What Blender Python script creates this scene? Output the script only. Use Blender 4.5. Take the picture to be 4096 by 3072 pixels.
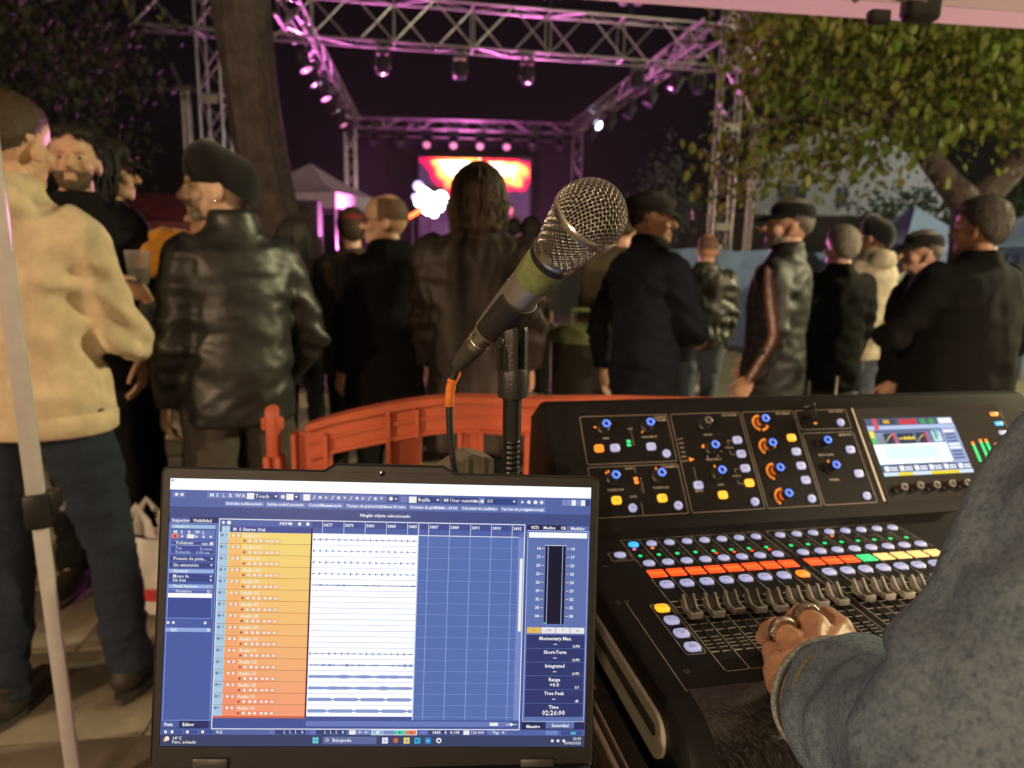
import bpy, bmesh, math, random
import numpy as np
from mathutils import Vector, Matrix, Euler, noise as mnoise
random.seed(7)
for o in list(bpy.data.objects): bpy.data.objects.remove(o)
S = bpy.context.scene
COL = S.collection
class _Later:
    def __init__(s): s.objects = s; s.q = []
    def link(s, o): s.q.append(o)
MAINCOL = COL; COL = _Later()      # everything is linked at the end, so text and remesh evaluation stays quick
R = math.radians

# ------------------------------------------------------------------ camera
CAM_H, PITCH, ROLL, FPX = 1.42, R(10.5), 0.0188, 710.0
_f = Vector((0, math.cos(PITCH), -math.sin(PITCH))); _r = Vector((1, 0, 0)); _u = _r.cross(_f)
_R = _r*math.cos(ROLL)+_u*math.sin(ROLL); _U = _u*math.cos(ROLL)-_r*math.sin(ROLL)
cd = bpy.data.cameras.new('camera'); cam = bpy.data.objects.new('camera', cd); COL.objects.link(cam)
m = Matrix.Identity(4)
for i in range(3):
    m[i][0], m[i][1], m[i][2] = _R[i], _U[i], -_f[i]
m[2][3] = CAM_H
cam.matrix_world = m
cd.sensor_width = 36; cd.lens = 36*FPX/1024; cd.clip_start = .02; cd.clip_end = 400
cd.dof.use_dof = True; cd.dof.focus_distance = .60; cd.dof.aperture_fstop = 6.4
S.camera = cam

# ------------------------------------------------------------------ night sky, moon, exposure
W = bpy.data.worlds.new('World'); S.world = W; W.use_nodes = True
wn = W.node_tree.nodes; bg = wn['Background']
sky = wn.new('ShaderNodeTexSky'); sky.sky_type = 'NISHITA'; sky.sun_disc = False
sky.sun_elevation = R(2); sky.sun_rotation = R(200)
W.node_tree.links.new(sky.outputs[0], bg.inputs[0]); bg.inputs[1].default_value = 0.0012
sl = bpy.data.lights.new('moon', 'SUN'); sl.energy = .012; sl.angle = R(.5); sl.color = (.75, .82, 1)
so = bpy.data.objects.new('moon', sl); COL.objects.link(so); so.rotation_euler = (R(50), 0, R(-30))
S.view_settings.view_transform = 'Standard'; S.view_settings.look = 'None'
S.view_settings.exposure = 0; S.view_settings.gamma = 1
cy = S.cycles; cy.max_bounces = 6; cy.diffuse_bounces = 2; cy.glossy_bounces = 3; cy.transmission_bounces = 4; cy.volume_bounces = 0; cy.transparent_max_bounces = 4
S.render.resolution_x = 1024; S.render.resolution_y = 768

# ------------------------------------------------------------------ helpers: materials
def lin(c):
    if isinstance(c, str):
        c = [int(c[i:i+2], 16)/255 for i in (0, 2, 4)]
        c = [x/12.92 if x <= .04045 else ((x+.055)/1.055)**2.4 for x in c]
    return tuple(c)+(1,)
MATS = {}
def M(name, base, rough=.6, metal=0, nz=None, bump=None, emit=None, spec=.5, trans=0, sheen=0, sub=0, coat=0):
    if name in MATS: return MATS[name]
    mt = bpy.data.materials.new(name); mt.use_nodes = True; MATS[name] = mt
    nt = mt.node_tree; p = nt.nodes['Principled BSDF']
    b = lin(base)
    p.inputs['Base Color'].default_value = b
    p.inputs['Roughness'].default_value = rough; p.inputs['Metallic'].default_value = metal
    p.inputs['Specular IOR Level'].default_value = spec
    if trans: p.inputs['Transmission Weight'].default_value = trans
    if sheen: p.inputs['Sheen Weight'].default_value = sheen
    if coat: p.inputs['Coat Weight'].default_value = coat
    if sub: p.inputs['Subsurface Weight'].default_value = sub; p.inputs['Subsurface Radius'].default_value = (.012, .005, .003)
    tc = None
    if nz or bump:
        tc = nt.nodes.new('ShaderNodeTexCoord')
    if nz:
        sc, amt = nz[0], nz[1]
        n = nt.nodes.new('ShaderNodeTexNoise'); n.inputs['Scale'].default_value = sc; n.inputs['Detail'].default_value = 6
        n.inputs['Roughness'].default_value = .65
        nt.links.new(tc.outputs['Object'], n.inputs['Vector'])
        cr = nt.nodes.new('ShaderNodeValToRGB'); cr.color_ramp.elements[0].position = .3; cr.color_ramp.elements[1].position = .72
        tint = nz[2] if len(nz) > 2 else None
        lo = lin(tint) if tint is not None else tuple(x*(1-amt) for x in b[:3])+(1,)
        hi = tuple(min(1, x*(1+amt*.6)) for x in b[:3])+(1,)
        cr.color_ramp.elements[0].color = lo; cr.color_ramp.elements[1].color = hi
        nt.links.new(n.outputs[0], cr.inputs[0]); nt.links.new(cr.outputs[0], p.inputs['Base Color'])
        mr = nt.nodes.new('ShaderNodeMapRange'); mr.inputs[3].default_value = max(0, rough-.08); mr.inputs[4].default_value = min(1, rough+.1)
        nt.links.new(n.outputs[0], mr.inputs[0]); nt.links.new(mr.outputs[0], p.inputs['Roughness'])
    if bump:
        n2 = nt.nodes.new('ShaderNodeTexNoise'); n2.inputs['Scale'].default_value = bump[0]; n2.inputs['Detail'].default_value = 4
        nt.links.new(tc.outputs['Object'], n2.inputs['Vector'])
        bp = nt.nodes.new('ShaderNodeBump'); bp.inputs['Strength'].default_value = bump[1]; bp.inputs['Distance'].default_value = bump[2] if len(bump) > 2 else .004
        nt.links.new(n2.outputs[0], bp.inputs['Height']); nt.links.new(bp.outputs[0], p.inputs['Normal'])
    if emit:
        p.inputs['Emission Color'].default_value = lin(emit[0]); p.inputs['Emission Strength'].default_value = emit[1]
    return mt
def screen_mat(name, strength):
    mt = bpy.data.materials.new(name); mt.use_nodes = True; nt = mt.node_tree; p = nt.nodes['Principled BSDF']
    a = nt.nodes.new('ShaderNodeVertexColor'); a.layer_name = 'col'
    p.inputs['Base Color'].default_value = (.01, .01, .012, 1); p.inputs['Roughness'].default_value = .25; p.inputs['Specular IOR Level'].default_value = .2
    nt.links.new(a.outputs[0], p.inputs['Emission Color']); p.inputs['Emission Strength'].default_value = strength
    return mt
def twill_mat(name, c1, c2, scale, fray=.3):
    mt = bpy.data.materials.new(name); mt.use_nodes = True; nt = mt.node_tree; p = nt.nodes['Principled BSDF']; L = nt.links.new
    tc = nt.nodes.new('ShaderNodeTexCoord')
    w = nt.nodes.new('ShaderNodeTexWave'); w.wave_type = 'BANDS'; w.bands_direction = 'DIAGONAL'; w.inputs['Scale'].default_value = scale
    w.inputs['Distortion'].default_value = 5; w.inputs['Detail'].default_value = 3; w.inputs['Detail Scale'].default_value = 3
    L(tc.outputs['Object'], w.inputs['Vector'])
    n = nt.nodes.new('ShaderNodeTexNoise'); n.inputs['Scale'].default_value = 130; n.inputs['Detail'].default_value = 8; n.inputs['Roughness'].default_value = .78
    L(tc.outputs['Object'], n.inputs['Vector'])
    n3 = nt.nodes.new('ShaderNodeTexNoise'); n3.inputs['Scale'].default_value = scale*1.1; n3.inputs['Detail'].default_value = 2
    L(tc.outputs['Object'], n3.inputs['Vector'])
    ma = nt.nodes.new('ShaderNodeMath'); ma.operation = 'MULTIPLY_ADD'; ma.inputs[1].default_value = .25
    mb = nt.nodes.new('ShaderNodeMath'); mb.operation = 'MULTIPLY_ADD'; mb.inputs[1].default_value = 1.35; mb.inputs[2].default_value = -.5
    mc = nt.nodes.new('ShaderNodeMath'); mc.operation = 'MULTIPLY_ADD'; mc.inputs[1].default_value = .75
    L(n.outputs[0], mb.inputs[0]); L(w.outputs[1], ma.inputs[0]); L(mb.outputs[0], ma.inputs[2]); L(n3.outputs[0], mc.inputs[0]); L(ma.outputs[0], mc.inputs[2])
    cr = nt.nodes.new('ShaderNodeValToRGB'); cr.color_ramp.elements[0].position = .2; cr.color_ramp.elements[1].position = .85
    cr.color_ramp.elements[0].color = lin(c1); cr.color_ramp.elements[1].color = lin(c2)
    L(mc.outputs[0], cr.inputs[0]); L(cr.outputs[0], p.inputs['Base Color']); p.inputs['Roughness'].default_value = .9; p.inputs['Specular IOR Level'].default_value = .15
    bp = nt.nodes.new('ShaderNodeBump'); bp.inputs['Strength'].default_value = .5; bp.inputs['Distance'].default_value = .0015
    L(mc.outputs[0], bp.inputs['Height']); L(bp.outputs[0], p.inputs['Normal'])
    return mt

# ------------------------------------------------------------------ helpers: meshes
class MB:
    def __init__(s): s.v = []; s.f = []; s.c = []
    def add(s, v, f, mi=0, col=None):
        n = len(s.v); s.v += [tuple(x) for x in v]; s.f += [tuple(i+n for i in q) for q in f]; s.c += [(mi, col)]*len(f)
        return s
    def box(s, c, d, rot=None, mi=0):
        c = Vector(c); h = [x/2 for x in d]
        vs = [Vector((sx*h[0], sy*h[1], sz*h[2])) for sz in (-1, 1) for sy in (-1, 1) for sx in (-1, 1)]
        if rot is not None: vs = [rot @ v for v in vs]
        return s.add([v+c for v in vs], [(0, 2, 3, 1), (4, 5, 7, 6), (0, 1, 5, 4), (2, 6, 7, 3), (0, 4, 6, 2), (1, 3, 7, 5)], mi)
    def bbox(s, c, d, bev=.004, seg=2, rot=None, mi=0):
        bm = bmesh.new(); bmesh.ops.create_cube(bm, size=1)
        for v in bm.verts: v.co = Vector((v.co.x*d[0], v.co.y*d[1], v.co.z*d[2]))
        bmesh.ops.bevel(bm, geom=bm.edges[:], offset=bev, segments=seg, affect='EDGES', profile=.5)
        bm.verts.index_update(); c = Vector(c)
        vs = [(rot @ v.co if rot is not None else v.co)+c for v in bm.verts]
        fs = [tuple(v.index for v in f.verts) for f in bm.faces]; bm.free()
        return s.add(vs, fs, mi)
    def tube(s, pts, rad, n=10, cap=True, mi=0, closed=False, squash=1, upv=None, round_end=False):
        pts = [Vector(p) for p in pts]; k = len(pts)
        if not hasattr(rad, '__len__'): rad = [rad]*k
        rad = list(rad)
        if round_end:
            d0 = (pts[0]-pts[1]).normalized(); d1 = (pts[-1]-pts[-2]).normalized(); r0, r1 = rad[0], rad[-1]
            a = [(pts[0]+d0*r0*q, r0*math.sqrt(max(1e-4, 1-q*q))) for q in (.97, .75, .4)]
            b = [(pts[-1]+d1*r1*q, r1*math.sqrt(max(1e-4, 1-q*q))) for q in (.4, .75, .97)]
            pts = [p for p, _ in a]+pts+[p for p, _ in b]; rad = [q for _, q in a]+rad+[q for _, q in b]; k = len(pts)
        T = []
        for i in range(k):
            if closed: t = pts[(i+1) % k]-pts[i-1]
            else: t = pts[min(i+1, k-1)]-pts[max(i-1, 0)]
            T.append(t.normalized() if t.length > 1e-9 else Vector((0, 0, 1)))
        ref = Vector(upv) if upv is not None else (Vector((0, 0, 1)) if abs(T[0].z) < .9 else Vector((1, 0, 0)))
        a = (ref-T[0]*ref.dot(T[0])).normalized(); vs = []
        for i in range(k):
            a = (a-T[i]*a.dot(T[i])); a = a.normalized() if a.length > 1e-6 else T[i].orthogonal().normalized()
            b = T[i].cross(a)
            for j in range(n):
                w = 2*math.pi*j/n; vs.append(pts[i]+a*(math.cos(w)*rad[i])+b*(math.sin(w)*rad[i]*squash))
        fs = [(i*n+j, i*n+(j+1) % n, (i+1)*n+(j+1) % n, (i+1)*n+j) for i in range(k-1) for j in range(n)]
        if closed: fs += [((k-1)*n+j, (k-1)*n+(j+1) % n, (j+1) % n, j) for j in range(n)]
        elif cap: fs += [tuple(range(n))[::-1], tuple((k-1)*n+j for j in range(n))]
        return s.add(vs, fs, mi)
    def lathe(s, prof, n=24, mat=None, mi=0, cap=True, sx=1, sy=1):
        vs = []
        for (r, z) in prof:
            for j in range(n):
                w = 2*math.pi*j/n; v = Vector((r*math.cos(w)*sx, r*math.sin(w)*sy, z)); vs.append(mat @ v if mat is not None else v)
        k = len(prof)
        fs = [(i*n+j, i*n+(j+1) % n, (i+1)*n+(j+1) % n, (i+1)*n+j) for i in range(k-1) for j in range(n)]
        if cap: fs += [tuple(range(n))[::-1], tuple((k-1)*n+j for j in range(n))]
        return s.add(vs, fs, mi)
    def loft(s, rings, n=20, mi=0, pw=2.0):     # rings: (cx, cy, z, rx, ry)
        vs = []
        for (cx, cy, z, rx, ry) in rings:
            for j in range(n):
                w = 2*math.pi*j/n; c, q = math.cos(w), math.sin(w); e = 2/pw
                vs.append((cx+rx*math.copysign(abs(c)**e, c), cy+ry*math.copysign(abs(q)**e, q), z))
        k = len(rings)
        fs = [(i*n+j, i*n+(j+1) % n, (i+1)*n+(j+1) % n, (i+1)*n+j) for i in range(k-1) for j in range(n)]
        fs += [tuple(range(n))[::-1], tuple((k-1)*n+j for j in range(n))]
        return s.add(vs, fs, mi)
    def ell(s, c, r, n=14, k=9, rot=None, mi=0):
        c = Vector(c); vs = []
        for i in range(1, k):
            t = math.pi*i/k
            for j in range(n):
                w = 2*math.pi*j/n; v = Vector((r[0]*math.sin(t)*math.cos(w), r[1]*math.sin(t)*math.sin(w), r[2]*math.cos(t)))
                vs.append((rot @ v if rot is not None else v)+c)
        a, b = Vector((0, 0, r[2])), Vector((0, 0, -r[2]))
        if rot is not None: a, b = rot @ a, rot @ b
        q = len(vs); vs += [a+c, b+c]
        fs = [(i*n+j, (i+1)*n+j, (i+1)*n+(j+1) % n, i*n+(j+1) % n) for i in range(k-2) for j in range(n)]
        fs += [(q, j, (j+1) % n) for j in range(n)]+[(q+1, (k-2)*n+(j+1) % n, (k-2)*n+j) for j in range(n)]
        return s.add(vs, fs, mi)
    def prism(s, poly, z0, z1, mat=None, mi=0):
        n = len(poly); vs = [Vector((x, y, z)) for z in (z0, z1) for x, y in poly]
        if mat is not None: vs = [mat @ v for v in vs]
        return s.add(vs, [tuple(range(n))[::-1], tuple(range(n, 2*n))]+[(i, (i+1) % n, n+(i+1) % n, n+i) for i in range(n)], mi)
    def rect(s, x0, y0, x1, y1, z, col=None, mi=0):
        return s.add([(x0, y0, z), (x1, y0, z), (x1, y1, z), (x0, y1, z)], [(0, 1, 2, 3)], mi, col)
    def mesh(s, name, mats, angle=40, smooth=True):
        me = bpy.data.meshes.new(name); me.from_pydata(s.v, [], s.f)
        for mt in (mats if isinstance(mats, (list, tuple)) else [mats]): me.materials.append(mt)
        if any(c[0] for c in s.c): me.polygons.foreach_set('material_index', [c[0] for c in s.c])
        if any(c[1] is not None for c in s.c):
            ca = me.color_attributes.new('col', 'FLOAT_COLOR', 'CORNER'); buf = []
            for p, (mi, c) in zip(me.polygons, s.c):
                c = c if c is not None else (0, 0, 0, 1); buf += list(c)*len(p.vertices)
            ca.data.foreach_set('color', buf)
        if smooth:
            me.polygons.foreach_set('use_smooth', [True]*len(me.polygons)); me.set_sharp_from_angle(angle=R(angle))
        me.update(); return me
    def build(s, name, mats, parent=None, matrix=None, angle=40, smooth=True, world=False):
        if world and parent is not None:
            L = parent.location; s.v = [(x-L[0], y-L[1], z-L[2]) for x, y, z in s.v]
        return ob(name, s.mesh(name, mats, angle, smooth), parent, matrix)
def ob(name, me, parent=None, matrix=None):
    o = bpy.data.objects.new(name, me); COL.objects.link(o)
    if parent is not None: o.parent = parent
    if matrix is not None: o.matrix_local = matrix
    return o
def tag(o, label=None, cat=None, group=None, kind=None):
    if label: o['label'] = label
    if cat: o['category'] = cat
    if group: o['group'] = group
    if kind: o['kind'] = kind
    return o
def thing(name, label, cat, loc=(0, 0, 0), rotz=0, group=None):
    o = bpy.data.objects.new(name, None); COL.objects.link(o); o.empty_display_size = .05
    o.location = loc; o.rotation_euler = (0, 0, rotz); return tag(o, label, cat, group)
def copy_tree(o, parent=None):
    c = o.copy(); COL.objects.link(c); c.parent = parent
    for ch in list(o.children): copy_tree(ch, c)
    return c
def basis(p, x, y, z):
    m = Matrix.Identity(4)
    for i in range(3): m[i][0], m[i][1], m[i][2], m[i][3] = x[i], y[i], z[i], p[i]
    return m
def axis_mat(p, d, up=(0, 0, 1)):            # z axis along d
    z = Vector(d).normalized(); u = Vector(up)
    if abs(z.dot(u)) > .98: u = Vector((1, 0, 0))
    x = u.cross(z).normalized(); y = z.cross(x); return basis(Vector(p), x, y, z)
_tc = {}
def text_vf(txt, size, align='CENTER', bold=0):
    key = (txt, align, bold)
    if key not in _tc:
        cu = bpy.data.curves.new('t', 'FONT'); cu.body = txt; cu.size = 1; cu.align_x = align; cu.align_y = 'CENTER'; cu.resolution_u = 1; cu.offset = bold
        o = bpy.data.objects.new('t', cu); MAINCOL.objects.link(o)
        dg = bpy.context.evaluated_depsgraph_get(); me = bpy.data.meshes.new_from_object(o.evaluated_get(dg))
        _tc[key] = ([tuple(v.co) for v in me.vertices], [tuple(p.vertices) for p in me.polygons])
        bpy.data.objects.remove(o); bpy.data.meshes.remove(me); bpy.data.curves.remove(cu)
    v, f = _tc[key]
    return [(x*size, y*size, 0) for x, y, z in v], f
def remesh(mb, voxel, smooth=2, fac=.5):
    me = bpy.data.meshes.new('r'); me.from_pydata(mb.v, [], mb.f)
    o = bpy.data.objects.new('r', me); MAINCOL.objects.link(o)
    md = o.modifiers.new('r', 'REMESH'); md.mode = 'VOXEL'; md.voxel_size = voxel
    dg = bpy.context.evaluated_depsgraph_get(); m2 = bpy.data.meshes.new_from_object(o.evaluated_get(dg))
    bpy.data.objects.remove(o); bpy.data.meshes.remove(me)
    if smooth:
        bm = bmesh.new(); bm.from_mesh(m2)
        for _ in range(smooth): bmesh.ops.smooth_vert(bm, verts=bm.verts, factor=fac, use_axis_x=True, use_axis_y=True, use_axis_z=True)
        bm.to_mesh(m2); bm.free()
    v = np.zeros(len(m2.vertices)*3); m2.vertices.foreach_get('co', v)
    nrm = np.zeros(len(m2.vertices)*3); m2.vertices.foreach_get('normal', nrm)
    f = [tuple(p.vertices) for p in m2.polygons]; bpy.data.meshes.remove(m2)
    return v.reshape(-1, 3), nrm.reshape(-1, 3), f
def np_mesh(name, v, f, mats, angle=None):
    me = bpy.data.meshes.new(name); me.from_pydata(v.tolist(), [], f)
    for mt in (mats if isinstance(mats, (list, tuple)) else [mats]): me.materials.append(mt)
    me.polygons.foreach_set('use_smooth', [True]*len(me.polygons)); me.update(); return me
# ------------------------------------------------------------------ materials used all over
paving = M('paving_stone', (.30, .255, .19), .8, nz=(3.5, .45), bump=(30, .35, .006))
ground_m = M('ground_grit', (.13, .115, .09), .95, nz=(6, .4))
alu = M('truss_aluminium', (.40, .38, .41), .33, .85, nz=(8, .12))
blackp = M('black_plastic', (.012, .012, .013), .42, nz=(40, .3))
blackm = M('black_metal', (.014, .014, .015), .35, .3, nz=(30, .3))
bark = M('bark', (.055, .041, .034), .95, nz=(7, .6), bump=(16, 1.0, .05))
white_tent = M('tent_polyester', (.62, .60, .58), .75, nz=(5, .08))

# ------------------------------------------------------------------ ground, slabs, steps
MB().rect(-70, -25, 70, 110, -.014).build('ground', ground_m, smooth=False)['kind'] = 'structure'
gnd = bpy.data.objects['ground']
sm = MB().bbox((0, 0, -.03), (.796, .496, .06), .006, 2).mesh('slab', paving)
c8, s8 = math.cos(R(8)), math.sin(R(8))
for i in range(-7, 4):
    for j in range(1, 12):
        x = i*.8+(.4 if j % 2 else 0); y = .75+j*.5
        X, Y = x*c8-y*s8, x*s8+y*c8
        if Y > 4.78 or Y < .9: continue
        o = ob('slab', sm, gnd, Matrix.Translation((X, Y, random.uniform(-.002, .002))) @ Matrix.Rotation(R(8)+random.uniform(-.002, .002), 4, 'Z'))
stepmat = M('step_stone', (.31, .27, .21), .85, nz=(4, .4), bump=(25, .3, .006))
stp = MB().box((-2.6, 12.3, -.02), (9.0, 13.6, .03)).build('steps', stepmat, smooth=False); stp['kind'] = 'structure'
for k in range(2):
    for i in range(6):
        MB().bbox((-6.3+i*1.45, 5.15+k*.55+.25, .065+k*.13), (1.44, .56, .13), .012, 2).build('step_block', stepmat, stp)
MB().box((-2.65, 9.9, .13), (8.7, 7.8, .255)).build('landing', stepmat, stp, smooth=False)

# ------------------------------------------------------------------ trusses and stage
cyl = MB().tube([(0, 0, 0), (0, 0, 1)], 1, 8).mesh('tube', alu)
def rod(name, a, b, r, parent, mat=None):
    a, b = Vector(a), Vector(b); m = axis_mat(a, b-a) @ Matrix.Diagonal((r, r, (b-a).length, 1))
    return ob(name, cyl, parent, m)
def truss(a, b, w, h, parent, cr, bay, name='truss'):
    a, b = Vector(a), Vector(b); d = (b-a).normalized(); L = (b-a).length
    up = Vector((0, 0, 1)) if abs(d.z) < .9 else Vector((0, 1, 0))
    sd = d.cross(up).normalized(); up = sd.cross(d).normalized()
    t = bpy.data.objects.new(name, None); COL.objects.link(t); t.parent = parent; t.empty_display_size = .1
    cs = [sd*(w/2)*i+up*(h/2)*j for i, j in ((-1, -1), (1, -1), (1, 1), (-1, 1))]
    for c in cs: rod('chord', a+c, b+c, cr, t)
    n = max(2, round(L/bay))
    for q in range(4):
        c0, c1 = cs[q], cs[(q+1) % 4]
        for k in range(n):
            p, e = a+d*(L*k/n), a+d*(L*(k+1)/n)
            if (k+q) % 2: rod('brace', p+c0, e+c1, cr*.55, t)
            else: rod('brace', p+c1, e+c0, cr*.55, t)
            if k % 2 == 0 and k: rod('brace', p+c0, p+c1, cr*.6, t)
    return t
stage = thing('stage_roof', 'silver truss stage roof on four towers lit pink behind the crowd', 'stage', (-1.2, 14, 0))
def L_(p): return Vector(p)-Vector((-1.2, 14, 0))
FL, FR = (-5.26, 13.02), (4.18, 14.84)
for (x, y) in (FL, FR): truss(L_((x, y, 0)), L_((x, y, 6.5)), .38, .38, stage, .026, .5, 'tower')
for (x, y) in ((-5.35, 23.9), (2.0, 24.36)): truss(L_((x, y, 0)), L_((x, y, 5.5)), .3, .3, stage, .026, .55, 'tower')
dx, dy = FR[0]-FL[0], FR[1]-FL[1]
truss(L_((FL[0]-.12*dx, FL[1]-.12*dy, 5.4)), L_((FR[0]+.13*dx, FR[1]+.13*dy, 5.4)), .42, .74, stage, .023, .72, 'front_truss')
truss(L_((-5.45, 23.9, 5.42)), L_((2.1, 24.36, 5.42)), .3, .3, stage, .026, .6, 'rear_truss')
truss(L_((-3.85, 12.6, 5.38)), L_((-5.2, 23.8, 5.42)), .34, .34, stage, .027, .6, 'side_truss')
truss(L_((3.45, 13.6, 5.38)), L_((1.9, 24.2, 5.42)), .34, .34, stage, .027, .6, 'side_truss')
plate = M('grey_plate', (.22, .21, .2), .6)
for (x, y) in (FL, FR):
    for z in (2.0, 3.9):
        MB().box((0, 0, 0), (.3, .02, .14)).build('clamp_plate', plate, stage, Matrix.Translation(L_((x, y-.24, z))), smooth=False)
deckm = M('stage_deck_black', (.02, .018, .02), .7)
sd = thing('stage_platform', 'dark raised stage platform under the truss roof', 'stage', (-1.6, 20, 0), R(4))
MB().box((0, 0, .95), (7.4, 8, .1)).build('deck', deckm, sd, smooth=False)
MB().box((0, -4.02, .45), (7.4, .03, .9)).build('skirt', deckm, sd, smooth=False)
for x in (-3.5, -1.2, 1.2, 3.5):
    for y in (-3.7, 0, 3.7): MB().box((x, y, .45), (.06, .06, .9)).build('leg', blackm, sd, smooth=False)
bd = thing('stage_backdrop', 'dark purple cloth backdrop behind the glowing screen', 'backdrop', (-1.6, 24.7, 0), R(4))
MB().box((0, 0, 2.9), (7.2, .03, 4.4)).build('cloth', M('backdrop_cloth', (.012, .008, .012), .95), bd, smooth=False)
MB().tube([(-3.7, .02, 5.12), (3.7, .02, 5.12)], .03, 8).build('top_bar', alu, bd)
# LED wall: panels with a fire picture made of coloured cells
led_m = screen_mat('led_wall_picture', 5.0)
lw = thing('led_wall', 'glowing orange and white screen showing flames at the back of the stage', 'screen', (-1.35, 24.0, 0), R(1))
MB().box((0, .1, 3.05), (3.75, .14, 2.85)).build('housing', M('led_housing', (.008, .008, .01), .6), lw, smooth=False)
rng = random.Random(4)
def fire(u, v):   # u 0..1 left-right, v 0 top..1 bottom
    n = mnoise.noise(Vector((u*5, v*3.2, 1.7)))*.5+mnoise.noise(Vector((u*11, v*8, 4.2)))*.25
    f = 0
    if u < .56:
        edge = .06+v*.55; f = (u-edge)*4+n*1.0+.45-max(0, v-.55)*4
        f = min(f, 1.6-max(0, u-.46)*9) if v > .5 else f
    else:
        f = 1.15-abs(v-.13)*3.4-(u-.6)*1.5+n*1.7
    if v < .03: f *= .5
    if f < .02: return (.018, .006, .02, 1)
    f = min(1.4, f)
    if f < .45: return (.85*f/.45, .02*f, .03, 1)
    if f < .95: t = (f-.45)/.5; return (.85+.4*t, .01+.34*t, .03+.03*t, 1)
    t = min(1, (f-.95)/.4); return (1.25, .35+.75*t, .06+.8*t, 1)
g = MB(); NX, NY = 84, 60; w_, h_ = 3.6, 2.7
for j in range(NY):
    for i in range(NX):
        u, v = (i+.5)/NX, (j+.5)/NY
        x0 = -w_/2+w_*i/NX; z0 = 4.4-h_*j/NY
        g.add([(x0, 0, z0-h_/NY), (x0+w_/NX, 0, z0-h_/NY), (x0+w_/NX, 0, z0), (x0, 0, z0)], [(0, 1, 2, 3)], 0, fire(u, v))
g.build('picture', led_m, lw, Matrix.Translation((0, .025, 0)), smooth=False)
for i in range(1, 6):
    MB().box((-1.8+i*.6, .024, 3.05), (.008, .006, 2.7)).build('panel_joint', blackp, lw, smooth=False)

# stage lamps
lens_off = M('lens_dark', (.05, .05, .07), .08, 0, spec=.8)
lamp_w = M('lens_lit_white', (.8, .8, .9), .3, emit=((.62, .75, 1.0), 14))
lamp_p = M('lens_lit_pink', (.8, .5, .7), .3, emit=((1, .28, .62), .55))
housing = M('lamp_housing', (.035, .033, .036), .3, .5)
GRP = 'stage lamps hung from the truss roof'
def stage_lamp(label, loc, rz, tilt, lens, scale=1, up=False):
    t = thing('stage_lamp', label, 'stage lamp', loc, rz, GRP); t.scale = (scale,)*3
    MB().box((0, 0, -.03), (.26, .2, .07)).build('base', housing, t)
    for s_ in (-1, 1): MB().bbox((s_*.13, 0, -.17), (.035, .1, .26), .01, 1).build('yoke_arm', housing, t)
    hd = MB().lathe([(.02, -.16), (.09, -.15), (.105, -.05), (.105, .06), (.115, .1), (.115, .14), (.10, .145)], 18).build('head', housing, t, Matrix.Translation((0, 0, -.25)) @ Matrix.Rotation(tilt, 4, 'X'))
    MB().lathe([(.098, 0), (.07, .012), (.02, .018)], 18).build('lens', lens, hd, Matrix.Translation((0, 0, .142)))
    for s_ in (-1, 1): MB().tube([(s_*.09, 0, 0), (s_*.09, 0, .09)], .02, 8).build('clamp', alu, t)
    return t
def lerp(a, b, t): return tuple(x+(y-x)*t for x, y in zip(a, b))
fa, fb = (FL[0], FL[1], 4.93), (FR[0], FR[1], 4.93)
names = ['front truss, next to the big trunk', 'front truss, left of the middle', 'front truss, right of the middle', 'front truss, where the right side truss crosses', 'front truss, beside the right tower']
for t_, n_ in zip((.30, .445, .575, .8, .93), names): stage_lamp('moving head lamp under the '+n_, lerp(fa, fb, t_), 0, R(160), lens_off, .98)
la, lb = (-3.95, 13.4, 5.13), (-5.2, 23.6, 5.17)
for k, t_ in enumerate((.08, .2, .34, .5, .68, .86)):
    stage_lamp('lamp under the left side truss, %s from the audience' % ('first', 'second', 'third', 'fourth', 'fifth', 'sixth')[k], lerp(la, lb, t_), R(80), R(150), lens_off if k % 2 else lamp_p, 1.1)
la, lb = (3.35, 14.4, 5.13), (1.95, 23.8, 5.17)
for k, t_ in enumerate((.1, .26, .42, .6, .8)):
    stage_lamp('lamp under the right side truss, %s from the audience' % ('first', 'second', 'third', 'fourth', 'fifth')[k], lerp(la, lb, t_), R(-80), R(150), lens_off, 1.1)
la, lb = (-4.6, 23.85, 5.2), (1.4, 24.2, 5.2)
for k in range(8):
    stage_lamp('lamp under the rear truss, %s from the left' % ('first', 'second', 'third', 'fourth', 'fifth', 'sixth', 'seventh', 'eighth')[k], lerp(la, lb, k/7), 0, R(128), lamp_p if k in (2, 3, 4, 5) else lens_off, 1.3)
t = stage_lamp('lit blue-white lamp at the right rear corner of the truss roof', (2.45, 23.2, 5.75), R(10), R(100), lamp_w, 1.5); del t['group']
for k, (t_, ) in enumerate(((.18,), (.4,), (.62,), (.78,))):
    x, y, _ = lerp(fa, fb, t_)
    o = thing('twin_lamp', 'twin round lamp on top of the front truss, %s from the left' % ('first', 'second', 'third', 'fourth')[k], 'stage lamp', (x, y, 5.8), 0, 'twin lamps on top of the front truss')
    MB().tube([(0, 0, 0), (0, 0, .3)], .025, 8).build('post', housing, o)
    for s_ in (-1, 1): MB().lathe([(.03, -.1), (.1, -.06), (.12, .08), (.11, .09)], 14).build('head', M('blinder_grey', (.3, .28, .3), .4), o, Matrix.Translation((s_*.14, 0, .34)) @ Matrix.Rotation(R(80), 4, 'X'))
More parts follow.
